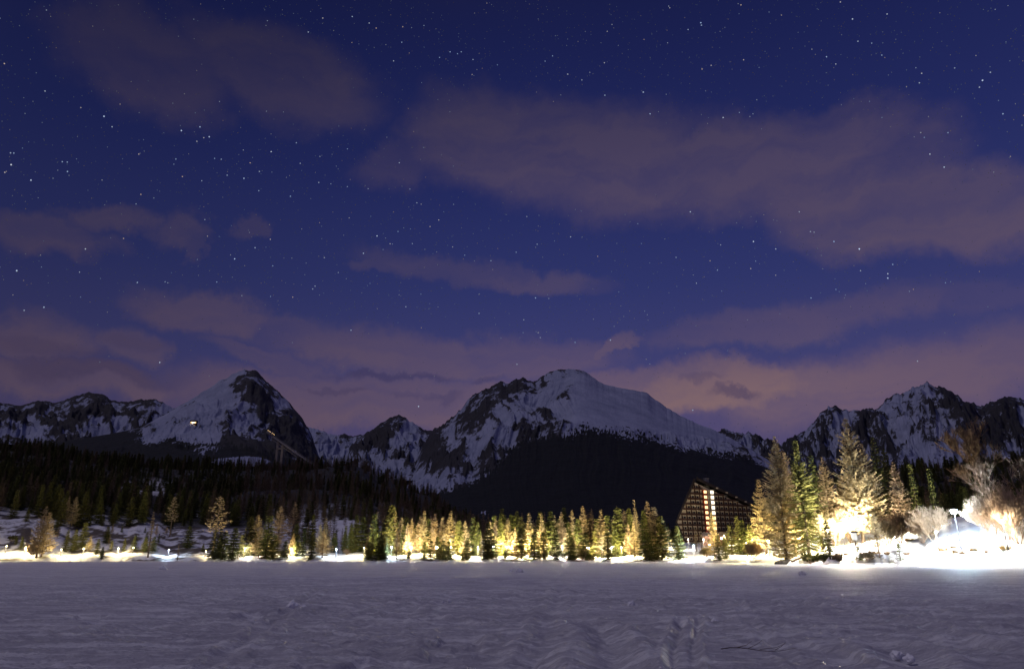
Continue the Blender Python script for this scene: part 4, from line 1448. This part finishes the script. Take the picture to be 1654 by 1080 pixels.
BARE = [
    ('bare_tree', 1617, 664, 26, dict(spread=.5, depth=6, stems=1, mat='dead', r0=.26, wmin=.04, rise=.16), 'tall dull brown leafless tree at the right edge', 'tree'),
    ('bare_tree', 1648, 730, 17, dict(spread=.6, depth=5, stems=2, mat='bare', r0=.16, wmin=.024, rise=.08), 'pale leafless tree with forked limbs cut by the right edge', 'tree'),
    ('shrub', 1610, 792, 12, dict(spread=.55, depth=4, stems=12, mat='bare', r0=.06, rise=.10, wmin=.034), 'pale leafless shrub right of the blue white lamp', 'shrub'),
    ('shrub', 1632, 774, 10, dict(spread=.55, depth=4, stems=12, mat='bare', r0=.06, rise=.10, wmin=.034), 'pinkish leafless shrub in front of the tall brown tree', 'shrub'),
    ('shrub', 1650, 788, 8, dict(spread=.55, depth=4, stems=11, mat='bare', r0=.06, rise=.10, wmin=.034), 'pale leafless shrub cut by the right edge', 'shrub'),
    ('shrub', 1512, 812, 15, dict(spread=.6, depth=4, stems=12, rise=.11, mat='bare', r0=.05, wmin=.034), 'glowing leafless bush left of the blue white lamp', 'shrub'),
    ('shrub', 1494, 826, 14, dict(spread=.6, depth=4, stems=11, rise=.11, mat='bare', r0=.05, wmin=.034), 'pale low bush left of the glowing bush', 'shrub'),
    ('shrub', 1457, 820, 15, dict(spread=.6, depth=4, stems=12, rise=.11, mat='dead', r0=.05, wmin=.034), 'round brown leafless bush below the dull tan larch', 'shrub'),
    ('shrub', 1437, 836, 14, dict(spread=.6, depth=4, stems=11, rise=.11, mat='dead', r0=.05, wmin=.034), 'brown leafless bush right of the small tan larch', 'shrub'),
    ('shrub', 1352, 818, 15, dict(spread=.6, depth=4, stems=11, rise=.11, mat='larch', r0=.05, wmin=.034), 'golden bush lit by the glaring white lamp on its left', 'shrub'),
    ('shrub', 1378, 812, 26, dict(spread=.6, depth=4, stems=12, rise=.11, mat='larch', r0=.05, wmin=.034), 'golden bush lit by the glaring white lamp from its front', 'shrub'),
    ('shrub', 1216, 870, 8, dict(spread=.6, depth=4, stems=12, rise=.11, mat='larch', r0=.05, wmin=.034), 'golden bush at the lake edge left of the leaning larch', 'shrub'),
    ('shrub', 1140, 882, 10, dict(spread=.6, depth=4, stems=12, rise=.11, mat='larch', r0=.05, wmin=.034), 'small golden bush left of the larch before the hotel', 'shrub'),
    ('shrub', 1310, 889, 2.5, dict(spread=1.0, depth=3, stems=9, mat='spruce', r0=.05, wmin=.05), 'low dark shrub at the foot of the big dark spruce', 'shrub'),
    ('shrub', 1330, 890, 2.5, dict(spread=1.0, depth=3, stems=9, mat='spruce', r0=.05, wmin=.05), 'low dark shrub right of the foot of the big spruce', 'shrub'),
    ('shrub', 1352, 891, 2.5, dict(spread=1.0, depth=3, stems=9, mat='dead', r0=.05, wmin=.05), 'low brown shrub below the thin lamp post', 'shrub'),
    ('shrub', 1402, 887, 3, dict(spread=1.0, depth=3, stems=9, mat='dead', r0=.05, wmin=.04), 'low brown shrub at the foot of the small tan larch', 'shrub'),
    ('shrub', 952, 893, 2, dict(spread=1.0, depth=3, stems=10, mat='spruce', r0=.05, wmin=.06), 'low dark shrub at the lake edge under the brown larches', 'shrub'),
    ('shrub', 925, 894, 2, dict(spread=1.0, depth=3, stems=10, mat='spruce', r0=.05, wmin=.06), 'low dark shrub at the lake edge right of the white lamp', 'shrub'),
    ('shrub', 15, 862, 34, dict(spread=.9, depth=3, stems=8, mat='spruce', r0=.05, wmin=.07), 'dark low bush on the snowy slope at the left edge', 'shrub'),
    ('shrub', 52, 876, 10, dict(spread=.6, depth=4, stems=12, rise=.11, mat='larch', r0=.05, wmin=.04), 'golden bush at the foot of the tan leaning larches', 'shrub'),
    ('shrub', 560, 885, 22, dict(spread=.6, depth=4, stems=12, rise=.11, mat='dead', r0=.05, wmin=.04), 'brown bush right of the bluish lamp left of centre', 'shrub'),
    ('shrub', 752, 880, 16, dict(spread=.6, depth=4, stems=12, rise=.11, mat='larch', r0=.05, wmin=.04), 'golden bush glowing in the gap by the thin twin trunks', 'shrub'),
]
for j, (name, px, top, d_off, kw, label, cat) in enumerate(BARE):
    x, y, z, r = spot(px, d_off)
    H = max(at(px, top, r).z - z, .8)
    tm, cm = bare_proto(H, 700 + j, **kw)
    root = empty(name, (x, y, z - .1))
    link('trunk' if cat == 'tree' else 'stems', tm, root)
    link('crown' if cat == 'tree' else 'twigs', cm, root)
    tag(root, label, cat, 'leafless trees at the right edge' if cat == 'tree' else 'bushes along the bank')


# ---- dry grass on the snow bank
def grass_tuft(px, py, w, label, seed):
    rd = random.Random(seed)
    a = azel(px, py)[0]
    rs = float(shore_r(np.array([a]))[0])
    r = rs + 2
    for k in range(60):                       # walk up the bank until the ground lies on that line of sight
        x, y = math.sin(a) * r, math.cos(a) * r
        if tz(x, y) >= at(px, py, r).z:
            break
        r += .4
    T = Tri()
    for k in range(150):
        rr = w * math.sqrt(rd.random())
        b = rd.random() * 6.28
        p = Vector((rr * math.cos(b), rr * math.sin(b), -.1))
        v = Vector((rd.uniform(-.5, .5), rd.uniform(-.5, .5), 1)).normalized() * rd.uniform(.5, 1.0) * w * 1.25
        s = Vector((math.cos(b), math.sin(b), 0)) * .04
        T.tri(p - s, p + s, p + v)
        T.tri(p - s + v * .1, p + s, p + v * .8 + Vector((rd.uniform(-.3, .3), rd.uniform(-.3, .3), -.1)) * w)
    o = link('grass_tuft', mesh('grass_tuft', T.v, T.f, M['grass']), None, (x, y, tz(x, y)))
    tag(o, label, 'grass tuft', 'dry grass tufts on the right bank')


for j, (px, py, w, label) in enumerate((
        (1527, 890, 1.1, 'wide brown grass tuft, left of the pair on the white bank'), (1549, 895, 1.0, 'brown grass tuft, right of the pair on the white bank'),
        (1540, 884, .5, 'small grass tuft just above the brown pair'), (1573, 889, .7, 'faint grass tuft between the brown pair and the far right tuft'), (1625, 888, .9, 'tan grass tuft farthest right on the white bank'),
        (1469, 873, .8, 'flat brown grass tuft high on the bank below the round brown bush'), (1433, 896, .7, 'grass tuft at the lake edge right of the small tan larch'), (1465, 896, .6, 'low grass tuft beside the tiny young spruce'),
        (1416, 894, .8, 'grass tuft under the small tan larch'), (1596, 892, .5, 'smallest grass tuft left of the far right tuft'), (1370, 896, .8, 'dark grass tuft below the notice post'))):
    grass_tuft(px, py, w, label, 900 + j)

# ---- root mound, fallen log, notice post
x, y, z, r = spot(1269, 2.6)
mound = MB().lathe([(2.4, -.5), (2.3, .05), (1.9, .35), (1.2, .62), (.3, .75)], 14).me('root_mound', M['rock'], True)
for v in mound.vertices:
    v.co.x *= 1.25
    v.co += Vector((math.sin(v.co.y * 3) * .12, math.sin(v.co.x * 2.3) * .12, .12 * math.sin(v.co.x * 4 + v.co.y * 3)))
tag(link('root_mound', mound, None, (x, y, z - .1)), 'dark earth mound at the foot of the leaning larch', 'mound')
x, y, z, r = spot(1291, 3.0)
logr = empty('fallen_log', (x, y, z + .1), .2)
tag(logr, 'dark fallen log on the bank between the leaning larch and spruce', 'log')
MB().tube([(-2.2, 0, -.2), (-1, .1, .35), (.4, 0, .75), (1.9, -.2, 1.5)], [.26, .24, .2, .13], 8).build('log_stem', M['bark'], logr)
MB().tube([(-.4, 0, .5), (.1, -.5, 1.0)], [.08, .03], 5).build('branch_stub', M['bark'], logr)
MB().tube([(.9, 0, .95), (.7, .3, 1.7)], [.07, .03], 5).build('branch_stub', M['bark'], logr)
x, y, z, r = spot(1384, 6.0)
np_ = empty('notice_post', (x, y, z), -.3)
ztop = at(1384, 857, r).z - z
tag(np_, 'pale notice box on a post under a small dark roof on the bank', 'notice post')
MB().box((-.09, -.09, -.4), (.09, .09, ztop - 1.9)).build('post', M['wood'], np_)
MB().box((-.45, -.3, ztop - 1.9 + .001), (.45, .3, ztop - .42)).build('box', M['white'], np_)
MB().box((-.36, -.33, ztop - 1.75), (.36, -.301, ztop - .6)).build('panel', M['white'], np_)
MB().add([(-.85, -.6, ztop - .42), (.85, -.6, ztop - .42), (.85, .6, ztop - .42), (-.85, .6, ztop - .42), (-.6, 0, ztop), (.6, 0, ztop)], [(0, 1, 5, 4), (1, 2, 5), (2, 3, 4, 5), (3, 0, 4), (0, 3, 2, 1)]).build('roof', M['roof'], np_)


# ------------------------------------------------------------------ forest on the hills (one mass)
def forest(name, label, pts, hmin, hmax, seed, crowns, share):
    """points on the hills, each carrying one of the conifer crowns (geometry nodes)"""
    rg = np.random.default_rng(seed)
    me = bpy.data.meshes.new(name)
    me.from_pydata([tuple(p) for p in pts], [], [])
    n = len(pts)
    fattr(me, 'tree_size', rg.uniform(hmin, hmax, n) / 18.0)
    fattr(me, 'tree_turn', rg.uniform(0, 6.28, n))
    a = me.attributes.new('tree_kind', 'INT', 'POINT')
    a.data.foreach_set('value', share(rg, n).astype(np.int32))
    o = link(name, me)
    tag(o, label, 'forest', None, 'stuff')
    ng = bpy.data.node_groups.new(name, 'GeometryNodeTree')
    ng.interface.new_socket('Geometry', in_out='INPUT', socket_type='NodeSocketGeometry')
    ng.interface.new_socket('Geometry', in_out='OUTPUT', socket_type='NodeSocketGeometry')
    nd = lambda t: ng.nodes.new(t)
    gi, go = nd('NodeGroupInput'), nd('NodeGroupOutput')
    iop = nd('GeometryNodeInstanceOnPoints')
    g2i = nd('GeometryNodeJoinGeometry')
    for c in reversed(crowns):
        oi = nd('GeometryNodeObjectInfo')
        oi.inputs['Object'].default_value = c
        oi.inputs['As Instance'].default_value = True
        ng.links.new(oi.outputs['Geometry'], g2i.inputs[0])
    ng.links.new(gi.outputs[0], iop.inputs['Points'])
    ng.links.new(g2i.outputs[0], iop.inputs['Instance'])
    iop.inputs['Pick Instance'].default_value = True

    def named(nm, ty):
        q = nd('GeometryNodeInputNamedAttribute')
        q.data_type = ty
        q.inputs['Name'].default_value = nm
        return q.outputs[0]
    ng.links.new(named('tree_kind', 'INT'), iop.inputs['Instance Index'])
    cx = nd('ShaderNodeCombineXYZ')
    ng.links.new(named('tree_turn', 'FLOAT'), cx.inputs[2])
    ng.links.new(cx.outputs[0], iop.inputs['Rotation'])
    ng.links.new(named('tree_size', 'FLOAT'), iop.inputs['Scale'])
    ng.links.new(iop.outputs[0], go.inputs[0])
    md = o.modifiers.new('trees', 'NODES')
    md.node_group = ng


crown_of = {}
for o in list(col.objects):
    if o.type == 'MESH' and o.name.startswith('crown') and o.data not in crown_of:
        crown_of[o.data] = o
F_CROWNS = [crown_of[pm] for k in 'SD' for pm in [q[1][1] for q in PROTO[k]] if pm in crown_of]
N_S = sum(1 for q in PROTO['S'] if q[1][1] in crown_of)
rg = np.random.default_rng(5)
NF = 12500
fpx = rg.uniform(-260, 1990, NF)
fr = rg.uniform(395, 1080, NF)
faz = np.interp(fpx, np.arange(-300, 2050, 10), [azel(q, 860)[0] for q in range(-300, 2050, 10)])
fx, fy_ = np.sin(faz) * fr, np.cos(faz) * fr
keep = ~((fpx < 430) & (fr < np.interp(fpx, [0, 250, 330, 430], [385, 390, 410, 430]) + 50 * fbm(fx * .02, fy_ * .02, 4, 301)))
keep &= ~((fpx >= 430) & (fpx < 1080) & (fr < 440))
keep &= ~((fpx > 1060) & (fpx < 1250) & (fr < 640))
keep &= ~((fpx > 150) & (fpx < 320) & (fr > 500) & (fr < 800) & (fbm(fx * .012, fy_ * .012, 4, 321) > .52) & (rg.random(NF) < .7))
keep &= rg.random(NF) < np.clip(fr / 800, .5, 1)
fz = terrain_z(fx, fy_) - .5
pts = list(zip(fx[keep], fy_[keep], fz[keep]))
forest('forest', 'dark conifer forest covering the low hills behind the lakeside trees', pts, 8, 18, 1, F_CROWNS,
       lambda rg, n: np.where(rg.random(n) < np.where((fpx[keep] > 380) & (fpx[keep] < 1080), .3, .75), rg.integers(0, N_S, n), rg.integers(N_S, len(F_CROWNS), n)))

# ------------------------------------------------------------------ things on the ice
def lump(px, py, size, label, seed, squash=.85):
    rd = random.Random(seed)
    import bmesh
    bm = bmesh.new()
    bmesh.ops.create_icosphere(bm, subdivisions=3, radius=1)
    for v in bm.verts:
        n = v.co.copy()
        f = 1 + .45 * (math.sin(n.x * 3.1 + seed) * math.sin(n.y * 2.7 + seed * 2) * math.cos(n.z * 2.3)) + .10 * math.sin(n.x * 9 + seed) * math.sin(n.z * 8) + rd.uniform(-.06, .06)
        v.co = Vector((n.x * f, n.y * f, n.z * f * squash)) * size
    me = bpy.data.meshes.new('snow_lump')
    bm.to_mesh(me)
    bm.free()
    me.materials.append(M['snowlump'])
    x, y = ground_px(px, py)
    tag(link('snow_lump', me, None, (x, y, size * squash * .35)), label, 'snow lump', 'snow lumps on the frozen lake')


for j, (px, py, s, label) in enumerate((
        (473, 982, .19, 'larger upright snow lump of the pair on the ice left of centre'), (489, 983, .12, 'smaller snow lump right beside the larger one on the ice'),
        (263, 919, .42, 'far snow lump on the ice below the bluish lamp at left'), (268, 920, .25, 'small far lump touching the right side of the far left lump'),
        (676, 973, .06, 'tiny snow crumb left of two on the ice in mid lake'), (726, 972, .10, 'small pointed snow lump on the ice in mid lake'), (715, 973, .05, 'tiny snow crumb beside the small pointed lump'),
        (839, 924, .42, 'far pale snow lump below the middle of the central tree row'), (827, 922, .25, 'small far lump left of the far pale lump'),
        (1295, 928, .36, 'flat snow lump below the big dark spruce'), (1020, 978, .14, 'low snow lump on the ice right of the picture centre'),
        (1450, 1062, .11, 'rounded snow block near the bottom right of the lake'), (1470, 1066, .08, 'small snow block right of the rounded block'), (1155, 1005, .09, 'small snow crumb right of the ski tracks'))):
    lump(px, py, s, label, 40 + j)
rd = random.Random(8)
sx0, sy0 = ground_px(1166, 1064)
sx1, sy1 = ground_px(1288, 1056)
tw = empty('fallen_twig', (sx0, sy0, .07))
tag(tw, 'thin dark twig lying on the snow at the lower right', 'twig')
dx, dy = sx1 - sx0, sy1 - sy0
P = [(dx * t, dy * t + .03 * math.sin(t * 9), .05 + .05 * math.sin(t * 5 + 1)) for t in np.linspace(0, 1, 9)]
MB().tube(P, list(np.linspace(.008, .003, 9)), 5).build('stem', M['bark'], tw)
for t, l, s in ((.35, .25, 1), (.5, .3, -1), (.7, .2, 1), (.2, .18, -1)):
    b = Vector((dx * t, dy * t, .06 + .04 * math.sin(t * 5 + 1)))
    MB().tube([b, b + Vector((l * .8, l * .5 * s, .05)), b + Vector((l * 1.3, l * .7 * s, .12))], [.005, .004, .002], 4).build('side_shoot', M['bark'], tw)

# ------------------------------------------------------------------ stars
def star_mat():
    m = bpy.data.materials.new('starlight')
    m.use_nodes = True
    N = NT(m.node_tree)
    N.t.nodes.clear()
    out = N.n('ShaderNodeOutputMaterial')
    e = N.n('ShaderNodeEmission')
    N.t.links.new(e.outputs[0], out.inputs[0])
    a = N.n('ShaderNodeAttribute', attribute_name='glow')
    N.put(e.inputs['Strength'], a.outputs['Fac'])
    b = N.n('ShaderNodeAttribute', attribute_name='tint')
    N.put(e.inputs['Color'], N.ramp(b.outputs['Fac'], [(0, (.42, .62, 1, 1)), (.7, (.75, .85, 1, 1)), (1, (1, .72, .5, 1))]))
    m.cycles.emission_sampling = 'NONE'
    return m


BRIGHT = [(168, 188, 1), (293, 211, 1), (338, 221, .9), (18, 266, 1), (50, 291, .9), (17, 247, .6), (109, 277, .7), (27, 437, 1), (71, 496, .8), (39, 501, .6), (138, 402, .7), (222, 456, .7), (379, 418, 1), (412, 400, .7), (323, 205, .8), (394, 288, .9), (438, 245, .8),
          (367, 283, .6), (419, 277, .6), (469, 317, .7), (418, 308, .6), (609, 381, .9), (587, 409, .8), (524, 416, .5), (567, 533, .7), (258, 585, .8), (676, 656, .9), (645, 263, .6), (498, 52, .6), (569, 27, .6), (727, 84, .7), (739, 87, .6), (745, 84, .6), (710, 93, .6),
          (1132, 37, .9), (1133, 41, .7), (1039, 149, .9), (1050, 184, .8), (1168, 190, .8), (917, 120, .7), (977, 154, .7), (1335, 92, .7), (1377, 31, .8), (1587, 130, 1), (1582, 141, .6), (1485, 134, .6), (1620, 184, .7), (1502, 249, .7), (1525, 270, .8), (1115, 342, .8), (1291, 342, .6),
          (1217, 390, 1), (1253, 402, .7), (1388, 402, 1.3), (1347, 390, .9), (1434, 449, 1), (1434, 442, .8), (1442, 427, .7), (1390, 437, .6), (1309, 374, .6), (1315, 375, .5), (865, 481, .8), (1310, 481, .7), (986, 549, .8), (835, 588, .6), (1542, 110, .5), (1408, 70, .5), (1119, 662, .7), (1482, 583, .6), (793, 421, .6)]


def cloud_at(a, e):
    c = 0.0
    for p in CLOUDS:
        a0, e0, w, h, r = CP_[p]
        u = (a - a0) * math.cos(r) + (e - e0) * math.sin(r)
        v = -(a - a0) * math.sin(r) + (e - e0) * math.cos(r)
        q = math.hypot(u / w, v / h)
        c = max(c, p[5] * min(1, max(0, (1.15 - q) / .7)))
    return c


CP_ = {p: ellipse_params(*p[:5]) for p in CLOUDS}
rg = np.random.default_rng(99)
SR = 30000.0
OV = np.array([(1, 0, 0), (-1, 0, 0), (0, 1, 0), (0, -1, 0), (0, 0, 1), (0, 0, -1)], float)
OF = [(0, 2, 4), (2, 1, 4), (1, 3, 4), (3, 0, 4), (2, 0, 5), (1, 2, 5), (3, 1, 5), (0, 3, 5)]
stars = [(azel(x, y)[0], azel(x, y)[1], .50 + .22 * b, .8 * b, rg.random() * .75) for x, y, b in BRIGHT]
for k in range(80000):
    a, z = rg.uniform(-math.pi, math.pi), rg.uniform(.10, 1)
    e = math.asin(z)
    b = min(.55, .044 * rg.random() ** -.58)
    c = cloud_at(a, e)
    b *= (1 - .93 * c) * (1 if e > .3 else .6)
    if b < .042:
        continue
    stars.append((a, e, .36 + .26 * min(b * 1.6, 1), b * .95, rg.random()))
px1 = SR / 683.0
V = np.zeros((len(stars) * 6, 3))
F, G, TI = [], np.zeros(len(stars) * 6), np.zeros(len(stars) * 6)
for k, (a, e, s, g, t) in enumerate(stars):
    c = np.array((math.sin(a) * math.cos(e), math.cos(a) * math.cos(e), math.sin(e))) * SR
    V[k * 6:k * 6 + 6] = c + OV * s * px1
    F += [tuple(i + k * 6 for i in f) for f in OF]
    G[k * 6:k * 6 + 6] = g
    TI[k * 6:k * 6 + 6] = t
me = mesh('stars', V, F, star_mat())
fattr(me, 'glow', G)
fattr(me, 'tint', TI)
tag(link('stars', me), 'countless small white and blue stars in the night sky', 'stars', None, 'stuff')
